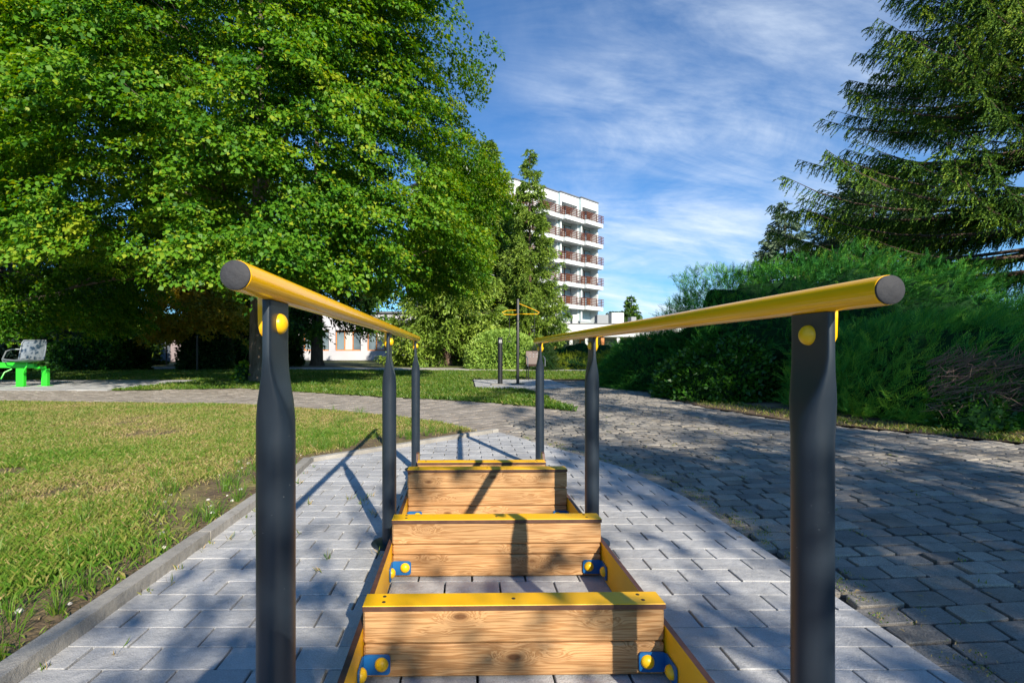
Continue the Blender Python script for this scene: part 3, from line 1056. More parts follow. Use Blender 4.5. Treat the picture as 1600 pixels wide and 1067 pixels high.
def plate_mb(mk, w, h, t, r_=.010, n=5):
    """rounded rectangle w x h, extruded t; mk maps (a, b, c) -> xyz"""
    pts = []
    for (cx_, cy_, a0) in ((w / 2 - r_, h / 2 - r_, 0), (-w / 2 + r_, h / 2 - r_, 90), (-w / 2 + r_, -h / 2 + r_, 180), (w / 2 - r_, -h / 2 + r_, 270)):
        for i in range(n + 1):
            a = R(a0 + 90 * i / n); pts.append((cx_ + r_ * math.cos(a), cy_ + r_ * math.sin(a)))
    k = len(pts)
    mb = MB()
    mb.add([mk(p[0], p[1], 0) for p in pts] + [mk(p[0], p[1], t) for p in pts],
           [tuple(range(k))[::-1], tuple(range(k, 2 * k))] + [(i, (i + 1) % k, k + (i + 1) % k, k + i) for i in range(k)])
    return mb


for si, (zf, tim, top) in enumerate(STEPS):
    yf = zf - YO
    st = empty("step", (0, 0, 0)); st.parent = ladder
    hcap = .015
    z_ = top - hcap - .0005
    for ti, th in enumerate(tim):
        mb = MB()
        ins = random.uniform(.000, .0025)
        mb.box(-HWD + random.uniform(0, .002), HWD - random.uniform(0, .002), yf + ins, yf + .058, z_ - th + .0024, z_, c=.0055)
        mb.build("timber", WOOD, st)
        z_ -= th
    mb = MB()
    # cap: yellow face over a brown core, front lip stands 3 mm proud
    mb.box(-HWD - .0005, HWD + .0005, yf - .0035, yf + .0625, top - hcap, top - .0018, 0, c=.0012)
    x0, x1, y0, y1 = -HWD + .001, HWD - .001, yf - .002, yf + .061
    mb.add([(x0, y0, top), (x1, y0, top), (x1, y1, top), (x0, y1, top), (x0 - .0013, y0 - .0012, top - .0018), (x1 + .0013, y0 - .0012, top - .0018),
            (x1 + .0013, y1 + .0012, top - .0018), (x0 - .0013, y1 + .0012, top - .0018)],
           [(0, 1, 2, 3), (0, 4, 5, 1), (1, 5, 6, 2), (2, 6, 7, 3), (3, 7, 4, 0)], 1)
    mb.build("cap_board", [BROWN_EDGE, YEL_CAP], st)
    for (sx, sy) in ((-HWD + .052, .017), (-HWD + .05, .046), (0, .030), (HWD - .052, .017), (HWD - .056, .046)):
        mb = MB(); mb.dome((sx, yf + sy, top), (0, 0, 1), .0052, .0014, 14, 3)
        mb.build("screw", SCREW, st, True)
    for sg in (-1, 1):
        zc = .0425
        b = plate_mb(lambda a, b_, c_: (sg * (HWD - .0365) + a, yf - .0035 - c_, zc + b_), .071, .051, .004)
        b2 = plate_mb(lambda a, b_, c_: (sg * (HWD - .001 - c_), yf - .038 + a, zc + b_), .068, .051, .004)
        b.add(b2.v, b2.f)
        bk = b.build("corner_bracket", BLUE, ladder)
        mb = MB(); mb.dome((sg * (HWD - .050), yf - .0077, zc + .002), (0, -1, 0), .0178, .0145, 20, 6)
        mb.build("bolt_cap", YEL_PLAST, bk, True)
        mb = MB(); mb.dome((sg * (HWD - .0052), yf - .046, zc - .001), (-sg, 0, 0), .0178, .0145, 20, 6)
        mb.build("bolt_cap", YEL_PLAST, bk, True)

# ------------------------------------------------------------------ trees
def grow_limbs(mb, base, H, r0, lean=(0, 0), n_limb=14, spread=5.0, up=.5, seed=0, h0=2.5, sub=3, top=True):
    """tapered trunk with curved limbs; returns limb tips"""
    rr = random.Random(seed)
    tr = []; rad = []
    for i in range(9):
        t = i / 8
        tr.append(Vector((lean[0] * t * t + .12 * math.sin(3 * t + seed), lean[1] * t * t + .1 * math.cos(2.3 * t + seed) - .1, H * .8 * t)))
        rad.append(r0 * (1 - .86 * t) * (1.35 if i == 0 else 1))
    tr.insert(1, tr[0].lerp(tr[1], .3)); rad.insert(1, r0 * 1.02)
    mb.tube(tr, rad, 12)
    for i in range(n_limb):
        t = (h0 / H) + (1 - h0 / H) * (i / n_limb) * .85
        k = min(8.99, t / .8 * 8 if t < .8 else 8)
        p = Vector((lean[0] * t * t, lean[1] * t * t, H * .8 * min(1, t)))
        az = i * 2.4 + rr.uniform(-.4, .4)
        L = spread * (1 - .55 * t) * rr.uniform(.8, 1.1)
        d = Vector((math.cos(az), math.sin(az), up * rr.uniform(.6, 1.3)))
        pts = [p]
        for s in range(1, 6):
            q = s / 5
            pts.append(p + d * L * q + Vector((rr.uniform(-.12, .12) * L * .5, rr.uniform(-.12, .12) * L * .5, -.14 * L * q * q)))
        rr_ = r0 * .36 * (1 - .6 * t)
        mb.tube(pts, [rr_, rr_ * .8, rr_ * .62, rr_ * .45, rr_ * .3, rr_ * .12], 6)
        for j in range(sub):
            a = pts[2 + j % 3]; d2 = Vector((math.cos(az + rr.choice((-1, 1)) * rr.uniform(.5, 1.1)), math.sin(az + rr.uniform(-1, 1)), rr.uniform(-.1, .5)))
            mb.tube([a, a + d2 * L * .22, a + d2 * L * .42 + Vector((0, 0, -.1))], [rr_ * .34, rr_ * .22, rr_ * .07], 5)


def broad_crown(R_of_h, h0, h1, nspray, per, leaf, seed, gap=-.15, droop=.35, front=True, rmin=.5, hmin=None):
    """layered sprays of leaves inside a lumpy envelope, local coordinates"""
    r = np.random.default_rng(seed)
    n = nspray * 3
    h = h0 + (h1 - h0) * r.random(n) ** 1.05
    az = r.uniform(0, 2 * math.pi, n)
    q = rmin + (1 - rmin) * r.random(n) ** .55
    Rm = R_of_h(h)
    Cn = np.stack([np.cos(az), np.sin(az), h * .2], 1)
    lump = 1 + .10 * vnoise(Cn * [3, 3, 2.6], 1.6, seed) + .06 * vnoise(Cn * [6, 6, 6], 1.8, seed + 3)
    rad = Rm * q * lump
    C = np.stack([rad * np.cos(az), rad * np.sin(az), h], 1)
    keep = vnoise(C, 1.05, seed + 5) + .35 * vnoise(C, 2.4, seed + 6) > gap
    if hmin:
        keep &= C[:, 2] > hmin(C[:, 0], C[:, 1])
    if front:
        keep &= (r.random(n) < np.where(C[:, 1] > 1.5, .7, 1))
    C = C[keep][:nspray]; az = az[keep][:nspray]; q = q[keep][:nspray]
    m = len(C)
    out = norm(np.stack([np.cos(az), np.sin(az), np.full(m, -droop)], 1) + r.normal(0, .25, (m, 3)) * [1, 1, .6])
    side = norm(np.cross(out, np.tile([0., 0, 1], (m, 1))))
    L = r.uniform(.55, 1.15, m); Wd = r.uniform(.28, .55, m)
    P = []; D = []; T = []
    k = per
    a = r.random((m, k)) ; b = r.uniform(-1, 1, (m, k)); c = r.normal(0, .05, (m, k))
    b = b * np.sin(np.clip(a, .05, 1) * 2.6)          # pointed spray
    pos = (C[:, None] + out[:, None] * (a * L[:, None])[..., None] + side[:, None] * (b * Wd[:, None])[..., None]
           + np.array([0, 0, 1.]) * (c - .22 * a * a * L[:, None])[..., None])
    d = out[:, None] * .7 + side[:, None] * np.sign(b)[..., None] * .7 + r.normal(0, .45, (m, k, 3)) + np.array([0, 0, -.35])
    nn = np.array([0, 0, 1.]) + out[:, None] * .55 + r.normal(0, .38, (m, k, 3))
    tn = r.normal(0, .10, (m, 1)) + .16 * vnoise(C, 1.3, seed + 8)[:, None]
    t = np.clip(.50 + tn + r.normal(0, .16, (m, k)) + .10 * (a - .5), 0, 1)
    sel = r.random((m, k)) < .04
    t = np.where(sel, .95, t)
    P = pos.reshape(-1, 3); D = d.reshape(-1, 3); N = nn.reshape(-1, 3)
    ln = leaf * r.uniform(.55, 1.35, len(P))
    return P, D, N, ln, t.reshape(-1)


def broad_tree(name, loc, H, r0, Rf, h0, h1, nspray, per, leaf, seed, mat_, label, group=None, gap=-.15, spread=5, lean=(0, 0), cat="tree",
               n_limb=14, limb_h=2.5, front=True, wr=.85, rmin=.5, hmin=None):
    root = empty(name, loc)
    tag(root, label, cat, group)
    mb = MB()
    grow_limbs(mb, loc, H, r0, lean, n_limb, spread, seed=seed, h0=limb_h)
    mb.build("trunk", BARK, root, True)
    P, D, N, L, T = broad_crown(Rf, h0, h1, nspray, per, leaf, seed, gap, front=front, rmin=rmin, hmin=hmin)
    leaves("crown", P, D, N, L, L * wr, T, mat_, root)
    return root


def Rlinden(h):
    return np.interp(h, [1.6, 2.3, 4, 6.5, 9, 12, 15, 18], [4.4, 5.6, 6.0, 6.0, 6.05, 5.35, 4.0, .6])


def Rlinden2(h):
    return np.interp(h, [1.0, 2.2, 4, 6.5, 9, 12, 15, 18], [3.2, 4.3, 5.4, 6.7, 6.9, 6.2, 4.2, .6])


linden = broad_tree("linden_tree", (-5.9, 14.3, 0), 17, .27, Rlinden, 1.75, 18, 5900, 120, .086, 4, LINDEN,
                    "large leafy linden in the middle, its sunlit crown reaching the blue sky beside the tower", "large lindens on the lawn", gap=-.26, spread=6.5, lean=(-.3, .2), rmin=.42,
                    hmin=lambda x, y: np.where(x < .4, 3.2 + .14 * y, 2.5 + .09 * y) + .3)
broad_tree("linden_tree", (-15.0, 15.0, 0), 17, .3, Rlinden2, 1.35, 18, 4200, 110, .092, 9, LINDEN,
           "large leafy linden cut off by the left edge, low branches above the green machine", "large lindens on the lawn", gap=-.17, spread=6.5, rmin=.42,
           hmin=lambda x, y: np.where(x > 3.2, 3.4 + .14 * y, 1.7 + .05 * y))


def conifer(name, loc, H, r0, Rf, hb, seed, mats, label, group=None, whorls=26, per=7, twig=.5, needle=.10, dens=1.0, droop=.35, upturn=.25,
            azr=None, hang=.5, cat="tree", wmul=1.0, bark=None, tl=0.5, tbias=0.0, hmax=None, ragged=.72, facing=None, spread=.42):
    """spruce: whorls of drooping boughs with hanging twigs of needle tufts"""
    rr = np.random.default_rng(seed)
    root = empty(name, loc)
    tag(root, label, cat, group)
    mb = MB()
    mb.tube([(0, 0, 0), (0, 0, .4), (0, 0, H * .5), (0, 0, H * .97)], [r0 * 1.3, r0, r0 * .55, r0 * .06], 9)
    P = []; D = []; L = []; T = []
    for wi in range(whorls):
        t = (wi + rr.random() * .6) / whorls
        h = hb + (H - hb) * t ** .92
        if hmax and h > hmax:
            continue
        Rm = float(Rf(h))
        nb = per if Rm > .8 else max(4, per - 2)
        for k in range(nb):
            az = rr.uniform(0, 6.283) if azr is None else rr.uniform(*azr)
            if facing and math.cos(az - facing) < -.25 and rr.random() < .7:
                continue
            Lb = Rm * rr.uniform(ragged, 1.14)
            if Lb < .12:
                continue
            d = np.array([math.cos(az), math.sin(az), 0.0]); sd_ = np.array([-math.sin(az), math.cos(az), 0.0])
            hh = h + rr.normal(0, .12 if spread > .4 else .05)
            ns = 8
            s = np.linspace(0, 1, ns)
            dr = droop * rr.uniform(.7, 1.3)
            up0 = .22 * t
            zc = hh + Lb * (up0 * s - dr * np.sin(s * 1.9) * .62 + upturn * s ** 3)
            bend = rr.normal(0, .12) * Lb * s ** 2
            C = np.stack([d[0] * Lb * s + sd_[0] * bend, d[1] * Lb * s + sd_[1] * bend, zc], 1)
            if Lb > .9:
                mb.tube([tuple(c) for c in C[::1]], [max(.004, .011 * Lb * (1 - .93 * x)) for x in s], 4, cap=False)
            nt_w = max(4, int(Lb * 15 * dens * tl * 2))
            st = np.sort(.12 + .88 * rr.random(nt_w) ** .8)
            sgn = np.where(rr.random(nt_w) < .5, -1, 1)
            base = np.stack([np.interp(st, s, C[:, i]) for i in range(3)], 1)
            tlg = (twig * (.45 + .75 * np.sin(np.clip(st, 0, 1) * 2.9)) * rr.uniform(.6, 1.2, nt_w) * min(1.0, .35 + Lb / 3.0))
            tdir = norm(d * .65 + sd_ * sgn[:, None] * rr.uniform(.15, 1.0, nt_w)[:, None] + np.array([0, 0, -1.]) * (hang * rr.uniform(-.1, 1.6, nt_w))[:, None])
            nn = max(5, int(twig / needle * (2.6 if spread > .4 else 3.4)))
            u = (np.arange(nn) + .5)[None, :] / nn
            p = base[:, None] + tdir[:, None] * (u * tlg[:, None])[..., None] + np.array([0, 0, -1.]) * (.25 * hang * u * u * tlg[:, None])[..., None]
            dd = tdir[:, None] * .9 + rr.normal(0, spread, (nt_w, nn, 3))
            P.append(p.reshape(-1, 3)); D.append(dd.reshape(-1, 3))
            L.append((needle * rr.uniform(.7, 1.25, (nt_w, nn))).ravel())
            tt = .36 + tbias + .35 * (u - .5) * np.ones((nt_w, 1)) + rr.normal(0, .12, (nt_w, nn)) + rr.normal(0, .1)  # needles lighten towards the twig tips: sunlit tips put into the tint
            tt = tt + .25 * (st[:, None] - .5)
            T.append(tt.ravel())
    P = np.concatenate(P); D = np.concatenate(D); L = np.concatenate(L); T = np.clip(np.concatenate(T), 0, 1)
    mb.build("trunk", bark or BARK_R, root, True)
    leaves("crown", P, D, rr.normal(size=P.shape), L, L * .30 * wmul, T, mats, root)
    return root


cone = lambda H, hb, Rb, p=.8: (lambda h: Rb * np.clip((H - h) / (H - hb), 0, 1) ** p + .05)
# middle distance spruces
conifer("spruce_tree", (5.3, 40, 0), 17.9, .22, cone(17.9, 1.6, 3.3, .85), 1.6, 31, SPRUCE_L, "tall narrow spruce standing in front of the white tower",
        "spruces behind the lawn", whorls=34, per=7, twig=.75, needle=.19, droop=.22, upturn=.22, hang=.6, wmul=1.35, tbias=.05, ragged=.60, dens=1.45)
conifer("spruce_tree", (2.2, 45, 0), 20.6, .26, cone(20.6, 1.6, 5.0, .75), 1.6, 33, SPRUCE_L, "spruce half hidden between the linden crown and the narrow spruce",
        "spruces behind the lawn", whorls=42, per=8, twig=1.0, needle=.30, droop=.3, upturn=.15, hang=.6, wmul=1.3)
conifer("spruce_tree", (-1.2, 34, 0), 15.5, .24, cone(15.5, .9, 4.6, .7), .9, 35, SPRUCE_L, "pale green weeping spruce left of the round clipped bush",
        "spruces behind the lawn", whorls=34, per=8, twig=.9, needle=.24, droop=.42, upturn=.1, hang=.9, wmul=1.3, tbias=.1)
conifer("spruce_tree", (-9.6, 31.5, 0), 22, .40, cone(22, 3.2, 5.2, .7), 3.2, 37, SPRUCE, "dark spruce with a bare thick trunk in front of the low building",
        "spruces behind the lawn", whorls=24, per=7, twig=1.0, needle=.28, droop=.5, upturn=.1, hang=.9, wmul=1.2, hmax=13)
conifer("spruce_tree", (-16.9, 34.5, 0), 22, .46, cone(22, 4.0, 5.6, .7), 4.0, 39, SPRUCE, "dark spruce with a flared trunk beside the small yellowing tree",
        "spruces behind the lawn", whorls=24, per=7, twig=1.0, needle=.28, droop=.5, upturn=.1, hang=.9, wmul=1.2, hmax=14)
conifer("blue_spruce", (-23.5, 24.5, 0), 21, .3, cone(21, 1.5, 4.6, .7), 1.5, 41, BLUESPR, "bluish spruce showing through the leaves at the top left corner",
        whorls=30, per=7, twig=.9, needle=.26, droop=.4, upturn=.12, hang=.7, wmul=1.2)
# right-hand big spruce, close
def Rbig(h):
    return np.interp(h, [2.4, 3.4, 4.7, 5.9, 7, 10, 13, 16, 20], [5.2, 5.9, 5.7, 4.6, 4.1, 3.1, 2.5, 1.8, .2])


conifer("norway_spruce", (14.2, 11.6, 0), 20, .34, Rbig, 2.4, 51, SPRUCE, "large dark spruce at the right edge with long tiered drooping boughs",
        whorls=36, per=21, twig=.38, needle=.050, droop=.10, upturn=.20, hang=.95, wmul=1.6, dens=1.9, hmax=13.0, tbias=.14, ragged=.55, facing=math.pi + .35, spread=.30)
conifer("pine_tree", (19.3, 23, 0), 9.4, .2, lambda h: np.interp(h, [1, 3, 6, 8.5, 9.4], [2.6, 2.8, 2.2, 1.2, .3]), 1.5, 53, BLUESPR,
        "bluish pine between the big spruce and the small spruce top", whorls=20, per=8, twig=.7, needle=.2, droop=.05, upturn=.35, hang=.1, wmul=1.3, tbias=.3)
conifer("spruce_tree", (19.7, 30, 0), 10.1, .2, cone(10.1, 1, 3.0, .8), 1, 55, BLUESPR, "small spruce top rising above the long juniper, right of the clouds",
        "spruces behind the lawn", whorls=26, per=8, twig=.6, needle=.2, droop=.12, upturn=.2, hang=.3, wmul=1.3, tbias=.32)
conifer("spruce_tree", (28.6, 84, 0), 10.7, .2, cone(10.7, 1, 3.3, .9), 1, 57, SPRUCE, "tiny far dark spruce right of the tower",
        whorls=17, per=7, twig=.9, needle=.5, droop=.02, upturn=.12, hang=.2, wmul=1.2, dens=.6)
broad_tree("round_tree", (25.0, 80, 0), 7.4, .25, lambda h: np.interp(h, [2, 4.5, 7.6], [2.2, 2.9, .8]), 2.2, 7.6, 260, 40, .34, 61, DARKLEAF,
           "small round far tree beside the foot of the tower", gap=-.9, spread=2.2, n_limb=6, front=False)
# yellowing young tree on the left and the thin trunk it stands on
broad_tree("yellowing_tree", (-14.0, 25.2, 0), 5.6, .09, lambda h: np.interp(h, [1.7, 3, 5.4], [1.6, 2.3, .8]), 1.75, 5.4, 520, 60, .12, 63, YELLEAF,
           "young tree with yellowing leaves on a thin trunk, left of the near handrail", gap=-.6, spread=1.8, n_limb=8, limb_h=1.6, front=False)


def blob_bush(name, loc, rx, ry, rz, n, leaf, mat_, label, cat="bush", group=None, seed=0, jitter=.06, lumps=.1, wr=.6, sweep=(0, 0, 0), zmin=0.02,
              dirmix=.6, per=1, trunk=True, tm=.45, power=2.2, gapk=None):
    """bush: sprays all over a lumpy dome and just inside it"""
    r = np.random.default_rng(seed)
    root = empty(name, loc)
    tag(root, label, cat, group)
    sx_ = (np.array([rx, ry, rz]) / max(rz, .3)) ** .75
    U = norm(r.normal(size=(n * 2, 3)) * sx_); U[:, 2] = np.abs(U[:, 2]) - .12
    U = norm(U)[:n]
    q = 1 - np.abs(r.normal(0, jitter, n))
    def lumpf(Q):
        Q = Q * [rx, ry, rz]
        return 1 + lumps * vnoise(Q, 1.7, seed) + lumps * .5 * vnoise(Q, 4.2, seed + 2) + lumps * .32 * vnoise(Q, 8.5, seed + 5)
    lump = lumpf(U)
    e = (np.abs(U) ** power).sum(1) ** (-1 / power)
    P = U * e[:, None] * [rx, ry, rz] * (q * lump)[:, None]
    P[:, 2] = np.maximum(P[:, 2], zmin + .05 * r.random(n))
    if gapk is not None:
        kk = vnoise(P, 2.3, seed + 9) + .4 * vnoise(P, 5.0, seed + 11) > gapk
        P, U, q = P[kk], U[kk], q[kk]; n = len(P)
    D = U * [1 / rx, 1 / ry, 1 / rz]; D = norm(D) * dirmix + r.normal(0, .35, (n, 3)) + np.array(sweep)
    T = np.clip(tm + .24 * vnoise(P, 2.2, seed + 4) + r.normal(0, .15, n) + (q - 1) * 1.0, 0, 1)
    Np = r.normal(size=(n, 3)) + np.array([0, 0, .6])
    if per > 1:     # feathery frond of small blades along each direction
        Dn = norm(D)
        Bn = norm(np.cross(Dn, Np))
        Lf = leaf * r.uniform(.6, 1.3, n)
        a = (np.arange(per) + .5) / per
        sg = np.where(np.arange(per) % 2 == 0, 1, -1)
        p = P[:, None] + Dn[:, None] * (a[None] * Lf[:, None])[..., None] + np.array([0, 0, -.16]) * (a[None] ** 2 * Lf[:, None])[..., None]
        d = Dn[:, None] + Bn[:, None] * (sg * .75)[None, :, None] + r.normal(0, .14, (n, per, 3))
        ll = np.repeat(Lf, per).reshape(n, per) * (.27 * (1 - .45 * a))[None]
        tt = np.clip(T[:, None] + .22 * (a[None] - .4), 0, 1)
        P = p.reshape(-1, 3); D = d.reshape(-1, 3); L = ll.ravel(); T = tt.ravel(); Np = np.repeat(Np, per, 0)
    else:
        L = leaf * r.uniform(.6, 1.3, n)
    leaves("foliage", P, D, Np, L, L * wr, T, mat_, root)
    mb = MB()
    for i in range(9):
        az = i * 2.4; k = random.uniform(.3, .7)
        e_ = (rx * k * math.cos(az), ry * k * math.sin(az), rz * random.uniform(.4, .75))
        mb.tube([(0.04 * math.cos(az), .04 * math.sin(az), 0), (e_[0] * .4, e_[1] * .4, e_[2] * .55), e_], [.035, .022, .008], 5)
    # heart of old wood and inner foliage, shade put into its dark colour
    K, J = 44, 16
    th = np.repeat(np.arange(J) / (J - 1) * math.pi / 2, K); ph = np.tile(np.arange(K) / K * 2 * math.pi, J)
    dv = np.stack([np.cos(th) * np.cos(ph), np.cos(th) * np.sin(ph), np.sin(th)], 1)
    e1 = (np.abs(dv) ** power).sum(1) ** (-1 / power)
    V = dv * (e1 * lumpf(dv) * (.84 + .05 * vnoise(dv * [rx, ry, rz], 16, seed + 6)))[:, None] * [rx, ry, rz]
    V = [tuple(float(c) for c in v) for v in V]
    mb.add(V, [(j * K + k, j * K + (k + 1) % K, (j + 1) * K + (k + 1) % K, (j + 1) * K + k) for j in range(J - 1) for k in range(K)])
    mb.build("stems_and_dark_core", INNER, root, True)
    return root


INNER = noisy("inner_branch_shade", (.006, .026, .009), (.014, .045, .014), 6, 1.0, spec=.05, bump=1, bscale=20)  # dark green that stands in for shade between the sprays

# right-hand junipers
blob_bush("juniper_bush", (8.35, 10.7, 0), 4.4, 2.7, 2.8, 20000, .235, JUNI, "huge spreading dark green juniper behind the right handrail, tips lit along its top",
          "juniper", None, 71, .06, .12, .19, sweep=(.12, -.15, .12), per=16, gapk=-1.7, tm=.55, power=2.35)
blob_bush("juniper_bush", (5.15, 12.0, 0), 1.75, 1.7, 1.30, 11000, .19, JUNI, "lower left shoulder of juniper sloping down towards the road bend",
          "juniper", None, 72, .04, .10, .19, sweep=(.1, -.1, .05), per=14, gapk=-1.7, tm=.5, power=2.4)
blob_bush("juniper_bush", (7.05, 6.85, 0), 2.0, 1.75, 1.42, 10500, .225, JUNI, "nearer low juniper at the right edge with a bare twiggy patch",
          "juniper", None, 73, .07, .13, .16, sweep=(.55, -.15, .35), per=16, gapk=-1.7, tm=.68, power=2.3)
blob_bush("broadleaf_shrub", (4.7, 9.15, 0), 1.0, 1.0, 1.02, 9000, .085, SHRUB, "glossy broadleaf shrub at the left foot of the big juniper",
          "shrub", None, 74, .16, .14, .62, power=2.2, tm=.5)
# bare twigs of the near juniper
tw = MB()
for i in range(420):
    px, py = random.uniform(1465, 1640), random.uniform(560, 650)
    b = at(px, random.uniform(5.15, 5.6), py=py)
    d = Vector((random.gauss(.1, .45), random.gauss(-.25, .25), random.gauss(.35, .35))).normalized() * random.uniform(.1, .26)
    m_ = b + d * .5 + Vector((random.gauss(0, .015), random.gauss(0, .015), random.gauss(0, .015)))
    tw.tube([b + Vector((0, .15, -.03)), m_, b + d], [.0042, .003, .0012], 4)
nj = [o for o in bpy.data.objects if o.name.startswith("juniper_bush") and "twiggy" in o.get("label", "")][0]
two = tw.build("bare_twigs", TWIG, nj)
two.location = -nj.location
blob_bush("low_shrub", (5.55, 5.35, 0), .34, .3, .36, 1500, .05, SHRUB, "small bright leafy seedling shrub at the front foot of the near juniper",
          "shrub", None, 75, .2, .2, .6)

# middle: clipped round bush, golden juniper, dark juniper mounds
blob_bush("clipped_bush", (1.95, 26.4, 0), 1.95, 1.8, 1.98, 15000, .15, THUJA, "pale green clipped dome bush behind the black pulley post",
          "bush", None, 81, .04, .03, .5, power=2.5, tm=.55)
for (x, y, rx, rz, m_, lb, sd_) in (
        (6.1, 25.6, 1.9, .75, GOLDJ, "yellow green low juniper mound in front of the terrace", 82),
        (9.0, 24.6, 2.2, 1.5, GOLDJ, "brighter golden juniper next to the shoulder of the dark junipers", 83),
        (7.4, 29.0, 3.2, 1.55, JUNI, "dark flat juniper behind the golden mounds", 84),
        (3.9, 24.9, .75, 1.15, DARKLEAF, "small dark upright bush beside the brown armchair", 85)):
    blob_bush("juniper_bush", (x, y, 0), rx, 1.3, rz, 2400, .3, m_, lb, "bush", "bushes in front of the terrace", sd_, .1, .16, .25, per=8, tm=.5)

# left background hedges
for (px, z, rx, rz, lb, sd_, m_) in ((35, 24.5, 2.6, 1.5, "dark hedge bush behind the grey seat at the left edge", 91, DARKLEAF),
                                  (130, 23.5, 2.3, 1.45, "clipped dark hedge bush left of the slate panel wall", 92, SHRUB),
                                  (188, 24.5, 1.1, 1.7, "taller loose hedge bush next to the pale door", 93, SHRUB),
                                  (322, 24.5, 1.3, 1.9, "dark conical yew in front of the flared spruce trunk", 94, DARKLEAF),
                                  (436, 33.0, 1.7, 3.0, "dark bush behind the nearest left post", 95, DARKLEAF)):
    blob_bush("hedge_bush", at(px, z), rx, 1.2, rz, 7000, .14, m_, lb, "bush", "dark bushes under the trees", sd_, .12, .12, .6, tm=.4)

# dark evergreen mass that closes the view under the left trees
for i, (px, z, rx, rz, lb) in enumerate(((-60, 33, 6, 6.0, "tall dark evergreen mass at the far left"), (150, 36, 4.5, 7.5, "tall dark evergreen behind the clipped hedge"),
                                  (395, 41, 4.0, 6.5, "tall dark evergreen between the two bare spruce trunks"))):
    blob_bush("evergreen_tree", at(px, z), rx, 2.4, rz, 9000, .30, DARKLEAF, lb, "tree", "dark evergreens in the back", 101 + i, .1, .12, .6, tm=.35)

# leafy shoots at the foot of the linden trunk
blob_bush("linden_shoots", (-6.35, 13.9, 0), .22, .22, .62, 260, .11, LINDEN, "bright young shoots at the foot of the middle linden", "shoots", None, 99, .4, .2, .8, tm=.6)

# ------------------------------------------------------------------ trees behind the photographer that shade the setts
def Rshade(h):
    return np.interp(h, [2.2, 3.5, 5.5, 8, 10, 12], [2.8, 4.4, 5.1, 4.5, 3.0, .6])


for i, (p_, s_, hs, ns, sd_) in enumerate(((7.0, -9.5, 1.0, 1500, 201), (11.4, -11.0, .80, 1300, 203), (16.6, -10.5, .74, 1100, 205))):
    x = p_ * .935 - s_ * .355; y = p_ * .355 + s_ * .935
    t = broad_tree("linden_tree", (x, y, 0), 11, .2, Rshade, 2.3, 12, ns, 85, .13, sd_, LINDEN,
                   ["smaller linden behind the photographer shading the setts nearest the terrace",
                    "lower linden behind the photographer shading the foot of the junipers",
                    "third linden behind the photographer, farthest to the right"][i],
                   "lindens behind the photographer", gap=(.30, .12, .12)[i], spread=3.5, front=False, rmin=.2)
    t.scale = (hs,) * 3

p_, s_ = .62, -5.2  # unseen small tree, added so its crown dapples the nearest steps
broad_tree("added_dapple_tree", (p_ * .935 - s_ * .355, p_ * .355 + s_ * .935, 0), 4.0, .05, lambda h: np.interp(h, [2.9, 3.3, 3.9, 4.3], [.6, 1.2, 1.15, .4]), 2.95, 4.2,
           34, 60, .09, 207, LINDEN, "unseen young tree added behind the photographer to dapple the two nearest steps", gap=.0, spread=.8, front=False, rmin=.2, n_limb=6, limb_h=2.6)

# ------------------------------------------------------------------ white balcony tower
TO = Vector((18.9, 69.2, 0)); TU = Vector((-math.cos(R(40.9)), -math.sin(R(40.9)), 0)); TN = Vector((.586, -.81, 0)).normalized()
tower = empty("apartment_tower", TO)
tower.rotation_euler = (0, 0, math.atan2(-TU.y, -TU.x))      # local -x runs along the facade, local -y faces out
tag(tower, "white balcony tower with brown timber railings behind the narrow spruce", "building")
BW, FH, NB = 4.05, 2.92, 6
TOPH = 22.0
STP = .36
mb = MB(); rf = MB(); bs = MB()
for b in range(NB):
    x1 = -b * BW; x0 = x1 - BW; st = STP * b
    mb.box(x0 + .003, x1 - .003, st + 1.1, 12, 4.2, TOPH - .5, 1)                       # back wall of the loggias
    mb.box(x1 - .30, x1 - .002, st, st + 1.098, 5.2, TOPH - .003, 0)
    mb.box(x0 + .002, x0 + .28, st, st + 1.098, 5.2, TOPH - .003, 0)
    mb.box(x0 + .0005, x0 + .0018, st + .01, st + STP + .9, 5.21, TOPH - .01, 1)        # side of each step, shade put into its pale green colour
    mb.box(x0 + .281, x1 - .301, st + .002, st + 1.09, TOPH - 1.15, TOPH - .006, 0)    # parapet
    rf.box(x0 - .03, x1 + .03, st - .08, 12.1 + .01 * b, TOPH + .002 * b, TOPH + .16 + .002 * b)
    bs.box(x0, x1 - .002, st + .5, 11.9, 0, 5.19)
mb.build("wall", [WHITE, PALEG], tower)
rf.build("roof", ROOFM, tower)
bs.build("base_storey", GREYW, tower)
win_src = None; bal_src = None
